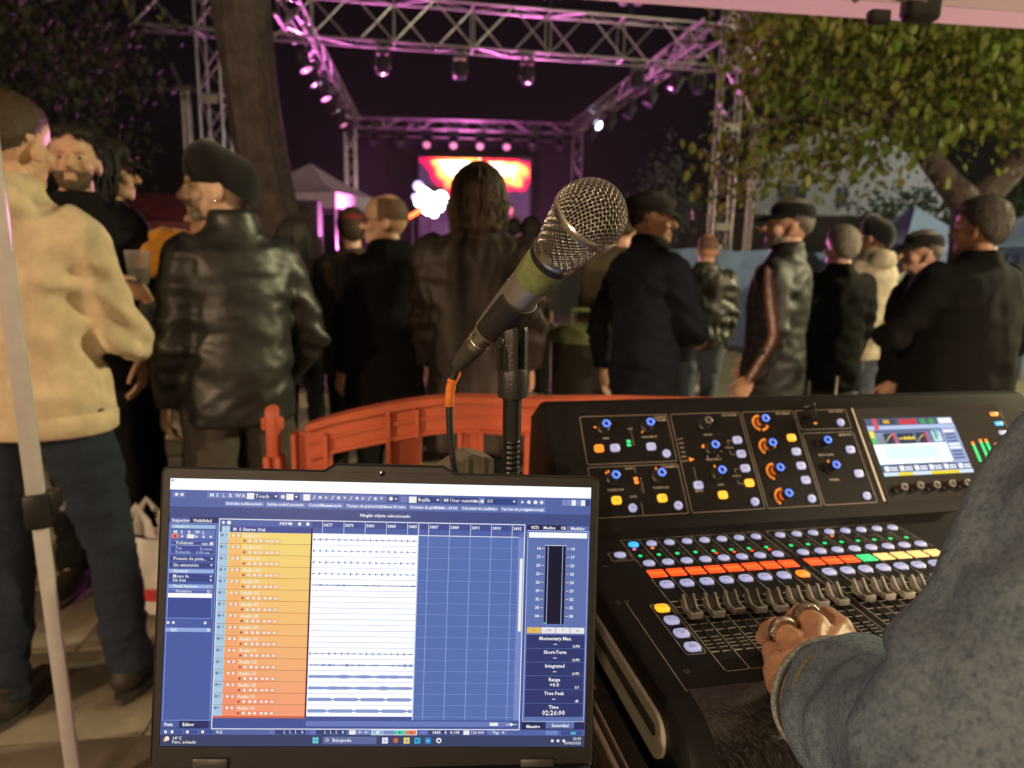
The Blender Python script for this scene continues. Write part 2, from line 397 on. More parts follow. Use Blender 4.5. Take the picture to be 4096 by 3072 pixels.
# lit flood and light tube at the screen
def spot(name, loc, target, col, energy, size, parent, blend=.6, rad=.15):
    l = bpy.data.lights.new(name, 'SPOT'); l.energy = energy; l.color = col; l.spot_size = size; l.spot_blend = blend; l.shadow_soft_size = rad
    o = bpy.data.objects.new(name, l); COL.objects.link(o); o.parent = parent
    d = Vector(target)-Vector(loc); pm = Matrix.Translation(parent.location) @ parent.rotation_euler.to_matrix().to_4x4()
    o.matrix_local = pm.inverted() @ (axis_mat(loc, -d)); return o
fl = thing('flood_light', 'blinding white flood light on stage left of the long haired man', 'flood light', (-2.6, 22.0, 1.0))
MB().tube([(0, 0, 0), (0, 0, 1.6)], .03, 8).build('stand', blackm, fl)
fwm = [M('flood_glare_%d' % i, (1, 1, 1), .3, emit=(c, e)) for i, (c, e) in enumerate((((.85, .92, 1), 30), ((.75, .86, 1), 7), ((.42, .55, 1), 1.6)))]  # emission drops outward: the glare's soft halo is put into the lens materials
for (x, z, r_) in ((-.32, 2.32, .15), (-.2, 2.2, .13), (-.12, 2.06, .2), (-.42, 2.0, .1), (-.28, 1.86, .16), (.06, 1.88, .26), (.36, 1.98, .22), (.3, 1.74, .18), (-.02, 1.66, .18), (.16, 1.54, .14)):  # cluster shaped to the ragged outline of the glare
    MB().lathe([(r_+.01, -.02), (r_+.01, .04), (r_, .05)], 18).build('lamp_can', blackm, fl, Matrix.Translation((x, 0, z)) @ Matrix.Rotation(R(90), 4, 'X'))
    MB().lathe([(r_, .05), (r_*.7, .10), (.01, .12)], 18).build('glare_lens', fwm[0 if math.hypot(x, z-1.88) < .27 else (1 if math.hypot(x, z-1.88) < .42 else 2)], fl, Matrix.Translation((x, 0, z)) @ Matrix.Rotation(R(90), 4, 'X'))
MB().box((0, .12, 1.9), (.9, .1, .9)).build('back_box', blackm, fl)
tb = thing('light_tube', 'slanted glowing red orange light tube beside the flood light', 'light tube', (-3.0, 21.6, 1.0))
MB().tube([(-.45, 0, 1.22), (.3, 0, 1.66)], .055, 10, round_end=True).build('tube', M('tube_red', (1, .2, .05), .3, emit=((1, .13, .025), 5)), tb)
MB().tube([(-.05, .05, 0), (-.05, .05, 1.42)], .02, 8).build('stand', blackm, tb)
MB().lathe([(.3, 0), (.3, .02), (.03, .03)], 14).build('foot', blackm, tb)
spk_m = M('speaker_black', (.012, .012, .013), .6)
for nm, x in (('left', -4.9), ('right', 2.3)):
    o = thing('speaker_stack', 'black loudspeaker stack at the %s side of the stage' % nm, 'loudspeaker', (x, 17.0, 0), R(4))
    for k in range(3):
        b_ = MB().bbox((0, 0, .42+k*.84), (.7, .6, .82), .02, 1).build('cabinet', spk_m, o)
        for z in (-.18, .2): MB().lathe([(.16, 0), (.16, .02), (.12, .01), (.04, .015)], 18).build('cone', blackp, b_, Matrix.Translation((0, -.3, .42+k*.84+z)) @ Matrix.Rotation(R(90), 4, 'X'))
# pink wash: the lit lamps of the roof and floor
wash = thing('wash_lamp', 'row of pink wash lamps on the stage floor', 'stage lamp', (-1.4, 18.4, 1.0))
for x in (-2.2, 0, 2.2):
    MB().box((x, 0, .15), (.5, .25, .22)).build('housing', housing, wash)
    MB().box((x, -.14, .17), (.44, .02, .16)).build('lens', lamp_p, wash)
def point(name, loc, col, energy, rad, parent):
    l = bpy.data.lights.new(name, 'POINT'); l.energy = energy; l.color = col; l.shadow_soft_size = rad
    o = bpy.data.objects.new(name, l); COL.objects.link(o); o.parent = parent; o.location = Vector(loc)-parent.location; return o
PINK = (1, .22, .72)
spot('wash_beam', (-3.4, 18.3, 1.35), (-4.2, 14, 5.3), PINK, 3600, R(108), wash, 1, .2)
spot('wash_beam', (.6, 18.3, 1.35), (2.6, 14.6, 5.3), PINK, 3600, R(108), wash, 1, .2)
spot('wash_beam', (-1.4, 18.3, 1.35), (-.4, 6.0, 1.5), (1, .26, .70), 6500, R(34), wash, 1, .25)
spot('wash_beam', (-1.4, 18.7, 1.5), (-1.6, 24, 5.4), PINK, 900, R(130), wash, 1, .2)
# side light towers
for (x, y, z, lab) in ((-9.3, 21.0, 5.7, 'left'), (6.7, 20.9, 5.1, 'right')):
    o = thing('light_mast', 'slim pink lit mast with a cross bar %s of the stage' % lab, 'mast', (x, y, 0))
    truss((0, 0, 0), (0, 0, z), .14, .14, o, .04, .8, 'mast')
    MB().box((0, 0, z+.05), (.5, .2, .14)).build('head_box', alu, o)
    MB().tube([(-1.4 if lab == 'left' else -.3, 0, z+.02), (.3, 0, z+.02)], .035, 8).build('cross_bar', alu, o)
    MB().tube([(-.1, 0, z+.1), (-.35, 0, z+.7)], .06, 8).build('antenna', alu, o)

# ------------------------------------------------------------------ gazebos and stalls behind
def gazebo(label, cx, cy, w, eave, apex, rz, mat, val=.28, sides=False):
    o = thing('gazebo', label, 'gazebo', (cx, cy, 0), rz)
    h = w/2; n = 8; cloth = MB()
    for q in range(4):
        a = Matrix.Rotation(q*math.pi/2, 4, 'Z'); vs = []; fs = []
        for i in range(n+1):
            t = i/n; z = eave+(apex-eave)*(t**1.35); e = h*(1-t)
            vs += [a @ Vector((-e, -e, z)), a @ Vector((0, -e, z-.05*math.sin(math.pi*t))), a @ Vector((e, -e, z))]
        for i in range(n): fs += [(i*3, i*3+1, i*3+4, i*3+3), (i*3+1, i*3+2, i*3+5, i*3+4)]
        cloth.add(vs, fs)
    r = cloth.build('roof', mat, o, angle=25)
    for q in range(4):
        a = Matrix.Rotation(q*math.pi/2, 4, 'Z')
        MB().box((0, -h-.005, eave-val/2), (w, .012, val)).build('valance', mat, r, a, smooth=False)
        if sides and q != 2:
            vs = []; fs = []; k = 24
            for i in range(k+1):
                x = -h+w*i/k; y = -h+.02+.03*math.sin(i*2.1)
                vs += [(x, y, eave-val), (x, y, .02)]
            fs = [(2*i, 2*i+1, 2*i+3, 2*i+2) for i in range(k)]
            MB().add([a @ Vector(v) for v in vs], fs).build('side_sheet', mat, o, angle=60)
    for sx in (-1, 1):
        for sy in (-1, 1): MB().box((sx*(h-.03), sy*(h-.03), eave/2), (.05, .05, eave)).build('leg', alu, o, smooth=False)
    return o
gaz_w = M('gazebo_white', (.55, .47, .54), .7, nz=(2, .1))
blue_t = M('gazebo_blue', (.085, .13, .25), .75, nz=(3, .25))
gazebo('white peaked gazebo roof lit pink, beside the big trunk', -5.35, 19.2, 2.9, 2.75, 3.6, R(-14), gaz_w, .36)
gazebo('blue peaked tent with closed sides, left of the man in the black coat', 5.25, 9.6, 1.35, 1.62, 2.12, R(12), blue_t, .1, True)
gazebo('blue peaked tent with closed sides at the right edge', 6.75, 9.4, 1.4, 1.6, 2.12, R(12), blue_t, .1, True)
lg = thing('blue_lamp', 'blue lit cool box under the white gazebo', 'lamp', (-5.2, 18.2, 0))
MB().bbox((0, 0, 1.0), (.4, .4, 2.0), .04, 2).build('body', M('box_white', (.5, .5, .6), .5), lg)
MB().box((.03, -.21, 1.75), (.3, .01, .34)).build('panel', M('blue_panel', (.1, .2, .8), .4, emit=((.12, .25, 1), 1.6)), lg)
tp = thing('tarpaulin_fence', 'long grey blue tarpaulin screen behind the men on the right', 'fence', (4.0, 11.2, 0), R(2))
vs = []; fs = []
for i in range(61):
    x = -2.6+5.6*i/60; y = .05*math.sin(i*.9)+.03*math.sin(i*2.3)
    vs += [(x, y, 1.52+.02*math.sin(i*.5)), (x, y-.03, .9), (x, y, .02)]
for i in range(60): fs += [(3*i, 3*i+1, 3*i+4, 3*i+3), (3*i+1, 3*i+2, 3*i+5, 3*i+4)]
MB().add(vs, fs).build('sheet', blue_t, tp, angle=70)
for x in (-2.6, -.8, 1.0, 2.9): MB().tube([(x, .08, 0), (x, .08, 1.6)], .025, 8).build('post', alu, tp)
rs = thing('red_stall', 'dark red market stall awning behind the capped person', 'stall', (-4.8, 9.8, 0), R(5))
redc = M('awning_red', (.10, .008, .014), .7, nz=(3, .3))
MB().add([(-1.6, -.7, 1.72), (1.5, -.7, 1.72), (1.5, .6, 2.15), (-1.6, .6, 2.15)], [(0, 1, 2, 3)]).build('awning', redc, rs, smooth=False)
for i in range(8): MB().box((-1.4+i*.385, -.71, 1.61), (.37, .015, .22)).build('valance_flap', redc, rs, smooth=False)
MB().bbox((0, -.1, .5), (2.8, .7, 1.0), .02, 1).build('counter', M('counter_brown', (.06, .03, .03), .7), rs)
for x in (-1.5, 1.4):
    for y in (-.6, .5): MB().tube([(x, y, 0), (x, y, 1.75+.3*(y > 0))], .025, 8).build('leg', alu, rs)
pb = thing('purple_box', 'purple crate standing by the red stall', 'crate', (-4.05, 8.3, 0), R(10))
purp = M('crate_purple', (.16, .11, .32), .6)
MB().bbox((0, 0, .8), (.34, .34, 1.5), .02, 2).build('body', purp, pb)
MB().bbox((.03, 0, 1.58), (.16, .2, .07), .02, 2).build('lid', redc, pb)
# ------------------------------------------------------------------ house on the right, far
hs = thing('white_house', 'whitewashed gabled house behind the yellow green tree', 'house', (17, 36, 0), R(-6))
wallm = M('house_wall', (.56, .57, .55), .9, nz=(1.2, .12), bump=(10, .3, .02))
P = [(-5.2, 0), (5.6, 0), (5.6, 4.3), (-.6, 8.1), (-5.2, 6.2)]
MB().prism(P, -7, 0, Matrix.Rotation(R(90), 4, 'X') @ Matrix.Diagonal((1, 1, 1, 1))).build('wall', wallm, hs, smooth=False)
roofm = M('roof_tile', (.12, .07, .05), .85, nz=(3, .3))
for (x0, z0, x1, z1) in ((5.9, 4.1, -.6, 8.2), (-.6, 8.2, -5.5, 6.15)):
    MB().add([(x0, -.3, z0), (x1, -.3, z1), (x1, 7.2, z1), (x0, 7.2, z0), (x0, -.3, z0+.14), (x1, -.3, z1+.14), (x1, 7.2, z1+.14), (x0, 7.2, z0+.14)],
             [(0, 1, 2, 3), (4, 7, 6, 5), (0, 4, 5, 1), (2, 6, 7, 3), (1, 5, 6, 2), (0, 3, 7, 4)]).build('roof', roofm, hs, smooth=False)
shut = M('shutter_blue', (.05, .075, .10), .6)
for (x, z, w, h) in ((-.75, 7.0-.2, .5, .8), (-.95, 4.4, .55, .95), (-3.3, 4.6, 1.3, .65), (2.6, 2.2, .7, 1.1)):
    wd = MB().box((x, -.02, z), (w, .06, h)).build('window', shut, hs, smooth=False)
    MB().box((x, -.06, z-h/2-.05), (w+.2, .12, .08)).build('sill', wallm, wd, smooth=False)
    MB().box((x, -.056, z), (.04, .012, h-.06)).build('mullion', wallm, wd, smooth=False)
ww = thing('dark_wall', 'low dark garden wall with tiled top below the white house', 'wall', (13.5, 29.5, 0), R(-4))
MB().box((0, 0, 1.5), (14, .4, 3.0)).build('wall', M('garden_wall', (.05, .04, .035), .9, nz=(2, .4)), ww, smooth=False)
for i in range(28): MB().bbox((-6.75+i*.5, 0, 3.06), (.49, .6, .12), .03, 1).build('coping_tile', roofm, ww)

# ------------------------------------------------------------------ street lamps (outside the frame) that light the place
WARM, WARM2 = (1, .70, .42), (1, .76, .52)
def street_lamp(label, loc, col, energy, head_dx, head_dy, rad=.16):
    o = thing('street_lamp', label, 'street lamp', (loc[0], loc[1], 0)); z = loc[2]
    MB().tube([(0, 0, 0), (0, 0, .5), (0, 0, z+.1)], [.09, .07, .045], 12).build('pole', blackm, o)
    MB().tube([(0, 0, z+.05), (head_dx*.5, head_dy*.5, z+.3), (head_dx, head_dy, z+.25)], .03, 8).build('arm', blackm, o)
    MB().lathe([(.02, .2), (.12, .17), (.2, .05), (.2, .02)], 16).build('shade', blackm, o, Matrix.Translation((head_dx, head_dy, z)))
    MB().ell((head_dx, head_dy, z), (.13, .13, .07)).build('bulb_glass', M('bulb_'+label[:8], (.9, .8, .6), .4, emit=(col, 20)), o)
    l = bpy.data.lights.new('lamp_light', 'POINT'); l.energy = energy; l.color = col; l.shadow_soft_size = rad
    q = bpy.data.objects.new('lamp_light', l); COL.objects.link(q); q.parent = o; q.location = (head_dx, head_dy, z-.12)
    return o
street_lamp('warm street lamp left behind the sound desk', (-6.8, -6.2, 3.9), WARM, 2500, .6, .5)
street_lamp('warm street lamp right behind the sound desk', (6.8, -3.6, 4.2), WARM2, 3300, -.6, .4)
street_lamp('warm street lamp straight behind the sound desk', (-2.0, -9.4, 3.5), WARM, 1700, .4, .4)
street_lamp('street lamp past the tree on the right', (8.2, 4.6, 4.0), (1, .90, .50), 3000, -.6, 0)
street_lamp('street lamp near the white house', (23, 26, 5.2), (.97, 1, .97), 1700, .5, .5)  # unseen lamp, there to brighten the house wall
# ------------------------------------------------------------------ trees and shrubs
def leaf_mat(name, c1, c2, sc=2.2):
    mt = bpy.data.materials.new(name); mt.use_nodes = True; nt = mt.node_tree; L = nt.links.new; nt.nodes.clear()
    out = nt.nodes.new('ShaderNodeOutputMaterial'); tc = nt.nodes.new('ShaderNodeTexCoord')
    n = nt.nodes.new('ShaderNodeTexNoise'); n.inputs['Scale'].default_value = sc; n.inputs['Detail'].default_value = 9; n.inputs['Roughness'].default_value = .8
    L(tc.outputs['Object'], n.inputs['Vector'])
    cr = nt.nodes.new('ShaderNodeValToRGB'); cr.color_ramp.elements[0].position = .36; cr.color_ramp.elements[1].position = .66
    cr.color_ramp.elements[0].color = lin(c1); cr.color_ramp.elements[1].color = lin(c2); L(n.outputs[0], cr.inputs[0])
    p = nt.nodes.new('ShaderNodeBsdfPrincipled'); p.inputs['Roughness'].default_value = .6; p.inputs['Specular IOR Level'].default_value = .25; L(cr.outputs[0], p.inputs['Base Color'])
    t = nt.nodes.new('ShaderNodeBsdfTranslucent'); L(cr.outputs[0], t.inputs[0])
    mx = nt.nodes.new('ShaderNodeMixShader'); mx.inputs[0].default_value = .35; L(p.outputs[0], mx.inputs[1]); L(t.outputs[0], mx.inputs[2]); L(mx.outputs[0], out.inputs[0])
    return mt
LEAF = np.array([[0, 0, 0], [.30, .35, .05], [.24, .72, .02], [0, 1, -.10], [-.24, .72, .02], [-.30, .35, .05], [0, .4, -.06]])
LEAF_F = [(0, 1, 6), (1, 2, 6), (2, 3, 6), (3, 4, 6), (4, 5, 6), (5, 0, 6)]
def leaf_verts(p, size, rg, droop=.5):
    yaw = rg.uniform(0, 2*math.pi); pit = rg.uniform(-1.3, .5)*droop-.35; rol = rg.uniform(-.9, .9)
    m = np.array((Matrix.Rotation(yaw, 3, 'Z') @ Matrix.Rotation(pit, 3, 'X') @ Matrix.Rotation(rol, 3, 'Y')))
    return (LEAF*size*rg.uniform(.5, 1.4)) @ m.T+np.array(p)
def foliage(name, blobs, n, size, mat, parent, seed=1, droop=.6, twig=None):
    rg = random.Random(seed); tot = sum(b[1][0]*b[1][1]*b[1][2] for b in blobs)
    V = []; Fs = []; k = 0; centers = []
    for (c, r) in blobs:
        q = max(6, int(n*(r[0]*r[1]*r[2])/tot)); sub = max(2, q//22)
        cl = []
        for _ in range(sub):
            d = Vector((rg.gauss(0, 1), rg.gauss(0, 1), rg.gauss(0, 1))).normalized()*(rg.random()**.4)
            cl.append((c[0]+d.x*r[0], c[1]+d.y*r[1], c[2]+d.z*r[2]))
        for i in range(q):
            b = rg.choice(cl); s = size*2.0
            p = (b[0]+rg.gauss(0, s), b[1]+rg.gauss(0, s), b[2]+rg.gauss(0, s*.8))
            V.append(leaf_verts(p, size, rg, droop)); Fs += [tuple(j+k for j in f) for f in LEAF_F]; k += 7
            centers.append(p)
    o = ob(name, np_mesh(name, np.concatenate(V)-np.array(parent.location), Fs, mat), parent)
    o['kind'] = 'stuff'
    return o, centers
def limb(pts, rad, parent, name='branch', n=10, gn=.25):
    mb = MB(); P = [Vector(p) for p in pts]
    # subdivide with a little wobble
    Q = []; Rr = []
    for i in range(len(P)-1):
        for k in range(5):
            t = k/5; q = P[i].lerp(P[i+1], t); r = rad[i]+(rad[i+1]-rad[i])*t
            w = mnoise.noise_vector(q*1.3)*r*gn; Q.append(q+w); Rr.append(r*(1+.12*mnoise.noise(q*4)))
    Q.append(P[-1]); Rr.append(rad[-1]); mb.tube(Q, Rr, n)
    return mb.build(name, bark, parent, world=True, angle=80)
leafR = leaf_mat('leaf_autumn', (.085, .165, .018), (.175, .155, .034))
leafG = leaf_mat('leaf_dark', (.024, .034, .012), (.042, .044, .024))
leafY = leaf_mat('leaf_lime', (.10, .13, .012), (.17, .16, .02))
# right tree
tr = thing('yellow_green_tree', 'leafy yellow green tree forking behind the man in the black coat', 'tree', (3.42, 5.45, 0))
limb([(3.46, 5.5, 0), (3.43, 5.47, 1.0), (3.42, 5.45, 1.86)], [.19, .15, .14], tr, 'trunk', 14)
limb([(3.42, 5.45, 1.8), (3.09, 5.43, 2.1), (2.86, 5.46, 2.38), (2.78, 5.5, 2.7), (2.5, 5.6, 3.3)], [.12, .085, .07, .055, .03], tr)
limb([(3.42, 5.45, 1.82), (3.75, 5.44, 2.2), (4.1, 5.5, 2.7), (4.4, 5.6, 3.4)], [.12, .085, .07, .03], tr)
limb([(2.86, 5.46, 2.38), (2.4, 5.35, 2.5), (1.8, 5.2, 2.36), (1.3, 5.0, 2.02)], [.05, .035, .02, .008], tr)
limb([(2.78, 5.5, 2.7), (2.2, 5.4, 2.95), (1.7, 5.3, 2.9)], [.04, .025, .01], tr)
limb([(3.75, 5.44, 2.2), (3.6, 5.1, 2.7), (3.4, 4.9, 3.0)], [.05, .03, .012], tr)
blobs = [((1.42, 5.05, 2.02), (.28, .25, .09)), ((1.85, 5.2, 2.12), (.35, .3, .13)), ((2.25, 5.3, 2.22), (.3, .4, .13)), ((1.95, 5.35, 2.45), (.42, .45, .2)),
         ((1.82, 5.4, 2.85), (.35, .45, .22)), ((2.35, 5.5, 2.75), (.5, .6, .35)), ((2.9, 5.7, 2.85), (.6, .7, .38)), ((2.75, 5.4, 2.42), (.35, .4, .16)),
         ((3.45, 5.3, 2.62), (.5, .5, .3)), ((3.85, 5.2, 2.62), (.3, .4, .22)), ((3.3, 5.6, 3.15), (.8, .7, .4)), ((2.2, 5.6, 3.25), (.7, .6, .3)), ((4.1, 5.4, 2.8), (.6, .6, .5)), ((2.4, 5.25, 2.2), (.5, .3, .05)), ((2.6, 5.15, 2.24), (.5, .3, .12)), ((1.62, 5.0, 2.0), (.42, .3, .10)), ((2.1, 5.2, 2.05), (.45, .3, .08))]
cr, cen = foliage('crown', blobs, 11000, .070, leafR, tr, 3, .9)
lm_ = MB().add(LEAF*.072, LEAF_F).mesh('leaf', leafY, angle=60)
rg = random.Random(12)
near = sorted([p for p in cen if p[1] < 5.35], key=lambda p: p[1])
for p in rg.sample(near, 240):
    m_ = Matrix.Translation(Vector(p)-Vector(tr.location)+Vector((rg.gauss(0, .03), -.04+rg.gauss(0, .03), rg.gauss(0, .03)))) @ Euler((rg.uniform(-1.5, .3), rg.uniform(-.8, .8), rg.uniform(0, 6.3))).to_matrix().to_4x4() @ Matrix.Diagonal((*(rg.uniform(.7, 1.1),)*3, 1))
    ob('leaf', lm_, tr, m_)
# left tree: big trunk in front of the stage
tl = thing('big_trunk_tree', 'tall tree with a thick grooved trunk left of the stage', 'tree', (-2.0, 6.0, 0))
mb = MB(); Q = []
n = 88
vs = []; K = 46
for i in range(K):
    z = i*.115; cx = -2.0-.085*max(0, z-1.4)*1.15+.03*math.sin(z*1.7); cy = 6.0+.02*z; r = .195+.05*math.exp(-z*1.2)+.028*max(0, z-2.6)
    for j in range(n):
        w = 2*math.pi*j/n
        rr = r*(1+.13*mnoise.noise(Vector((math.cos(w)*2.2, math.sin(w)*2.2, z*.3)))+.20*(.3-abs(mnoise.noise(Vector((math.cos(w)*4.2, math.sin(w)*4.2, z*.55)))))+.06*mnoise.noise(Vector((math.cos(w)*9, math.sin(w)*9, z*1.1)))+.04*mnoise.noise(Vector((math.cos(w)*15, math.sin(w)*15, z*3))))
        vs.append((cx+rr*math.cos(w), cy+rr*math.sin(w), z))
fs = [(i*n+j, i*n+(j+1) % n, (i+1)*n+(j+1) % n, (i+1)*n+j) for i in range(K-1) for j in range(n)]
MB().add(vs, fs).build('trunk', bark, tl, world=True, angle=80)
limb([(-2.38, 6.1, 4.9), (-3.0, 6.0, 5.5), (-3.8, 5.8, 5.9)], [.17, .1, .04], tl)
limb([(-2.4, 6.1, 4.8), (-2.0, 5.7, 5.4), (-1.4, 5.4, 5.6)], [.17, .09, .04], tl)
limb([(-2.7, 6.05, 5.2), (-2.85, 5.95, 4.2), (-2.9, 5.93, 3.5)], [.04, .02, .01], tl)
foliage('crown', [((-2.95, 5.95, 3.38), (.17, .2, .17)), ((-1.72, 5.85, 3.42), (.14, .2, .12)), ((-3.2, 5.8, 5.6), (1.2, 1, .6)), ((-1.6, 5.6, 5.7), (1, .9, .5))], 1500, .085, leafY, tl, 8, .8)
# dark trees at the left
def dark_tree(label, loc, h, blobs, n, size, seed, mat=leafG):
    o = thing('dark_tree', label, 'tree', loc); x, y, _ = loc
    limb([(x, y, 0), (x+.1, y, h*.5), (x, y+.1, h)], [.2, .14, .06], o, 'trunk')
    foliage('crown', blobs, n, size, mat, o, seed, .8); return o
dark_tree('dark leafy tree filling the upper left corner', (-6.2, 8.9, 0), 3.4, [((-6.0, 8.6, 3.3), (1.4, .9, .9)), ((-4.7, 8.5, 3.0), (.6, .6, .45)), ((-5.0, 8.6, 3.9), (1.0, .7, .5)), ((-6.3, 8.5, 2.4), (1.2, .8, .5)), ((-4.9, 8.8, 2.4), (.6, .6, .3)), ((-5.6, 8.4, 4.6), (1.8, .8, .6))], 5200, .10, 21)
dark_tree('dark bush in front of the white house', (8.3, 15.5, 0), 1.6, [((7.6, 15.0, 2.2), (.8, .8, .55)), ((8.6, 15.2, 2.5), (.7, .7, .5)), ((9.6, 15.2, 2.35), (.8, .8, .65)), ((8.5, 14.8, 1.5), (1.8, .8, .6))], 3000, .12, 31, leaf_mat('leaf_bush', (.018, .05, .022), (.03, .07, .035)))
dark_tree('pale slender cypress right of the stage', (4.5, 21.8, 0), 3.6, [((4.35, 21.3, 4.5), (.12, .15, .5)), ((4.6, 21.4, 3.9), (.25, .2, .5)), ((4.1, 21.4, 3.5), (.35, .3, .4)), ((4.6, 21.4, 2.8), (.8, .5, .6)), ((3.6, 21.6, 2.6), (.5, .4, .4))], 1500, .13, 41, leaf_mat('leaf_pale', (.10, .12, .11), (.16, .17, .15)))
# ------------------------------------------------------------------ the tent the picture is taken from
tent_white = M('leg_white', (.52, .50, .50), .45, nz=(20, .1))
def tent_cloth():
    mt = bpy.data.materials.new('tent_roof_cloth'); mt.use_nodes = True; nt = mt.node_tree; L = nt.links.new; p = nt.nodes['Principled BSDF']
    p.inputs['Base Color'].default_value = (.80, .75, .70, 1); p.inputs['Roughness'].default_value = .7
    t = nt.nodes.new('ShaderNodeBsdfTranslucent'); t.inputs[0].default_value = (.85, .76, .68, 1)
    mx = nt.nodes.new('ShaderNodeMixShader'); mx.inputs[0].default_value = .6
    L(p.outputs[0], mx.inputs[1]); L(t.outputs[0], mx.inputs[2]); L(mx.outputs[0], nt.nodes['Material Output'].inputs[0]); return mt
ty = R(8); TX, TY, TW, EV = -1.10, 1.60, 3.0, 2.03
tent = thing('folding_tent', 'white folding tent over the sound desk, leg at left and roof edge at top right', 'tent', (TX, TY, 0), ty)
for (x, y, n_) in ((0, 0, 0), (TW, 0, 1), (0, -TW, 2), (TW, -TW, 3)):
    lg_ = bpy.data.objects.new('leg', None); COL.objects.link(lg_); lg_.parent = tent; lg_.location = (x, y, 0); lg_.rotation_euler = (0, -R(1.3) if x == 0 else R(1.3), 0)
    q = Matrix.Rotation(R(20), 4, 'Z')
    MB().bbox((0, 0, 1.45), (.037, .037, 1.25), .003, 2).build('upper_tube', tent_white, lg_, q)
    MB().bbox((0, 0, .46), (.031, .031, .92), .003, 2).build('lower_tube', tent_white, lg_, q)
    cl = MB().bbox((0, 0, .80), (.054, .054, .085), .006, 2); cl.bbox((.037, 0, .815), (.028, .04, .06), .006, 2)
    cl.build('height_clamp', blackp, lg_, q)
    MB().tube([(.05, -.02, .80), (.05, .02, .80)], .006, 8).build('release_pin', alu, lg_, q)
    MB().bbox((0, 0, .012), (.09, .09, .02), .004, 1).build('foot', alu, lg_)
    MB().bbox((0, 0, EV-.03), (.06, .06, .1), .006, 2).build('corner_joint', blackp, lg_)
cloth = MB(); n = 10; c_ = Vector((TW/2, -TW/2, 0))
for q in range(4):
    a = Matrix.Translation(c_) @ Matrix.Rotation(q*math.pi/2, 4, 'Z'); h = TW/2+.03; vs = []; fs = []
    for i in range(n+1):
        t = i/n; z = EV+.02+.95*t; e = h*(1-t)
        for k in range(7):
            x = -e+2*e*k/6; vs.append(a @ Vector((x, -e, z-.04*math.sin(math.pi*t)*math.sin(math.pi*k/6))))
    fs = [(i*7+k, i*7+k+1, (i+1)*7+k+1, (i+1)*7+k) for i in range(n) for k in range(6)]
    cloth.add(vs, fs)
    vs = []
    for k in range(25):
        x = -h+2*h*k/24; sag = .02*math.sin(math.pi*k/24)
        vs += [a @ Vector((x, -h-.002, EV+.02)), a @ Vector((x, -h-.004, EV-.015-sag*.3))]
    cloth.add(vs, [(2*k, 2*k+1, 2*k+3, 2*k+2) for k in range(24)])
roof = cloth.build('roof', tent_cloth(), tent, angle=30)
for q in range(4):       # scissor bars on each side
    a = Matrix.Translation(c_) @ Matrix.Rotation(q*math.pi/2, 4, 'Z'); h = TW/2-.02
    def bar(p0, p1):
        p0, p1 = Vector(p0), Vector(p1); d = (p1-p0); m_ = a @ axis_mat((p0+p1)/2, d, (0, 1, 0))
        MB().bbox((0, 0, 0), (.014, .030, d.length), .002, 1).build('scissor_bar', tent_white, tent, m_)
    mid = (.56, h-.03)
    for (x0, x1) in ((-h, .56), (.56, h)):
        bar((x0, h-.04, EV-.02), (x1, h-.04, EV+.32)) if x0 < 0 else bar((x0, h-.04, EV-.015), (x1, h-.04, EV+.32))
        bar((x0, h-.06, EV+.32), (x1, h-.06, EV-.015))
    jb = MB().bbox((.56, h-.05, EV-.025), (.085, .05, .06), .014, 3); jb.bbox((.455, h-.05, EV-.05), (.05, .03, .03), .006, 2)
    j_ = jb.build('joint_bracket', blackp, tent, a)
    MB().tube([(.415, h-.02, EV+.0), (.415, h-.012, EV+.0)], .010, 10).build('bolt', alu, j_)

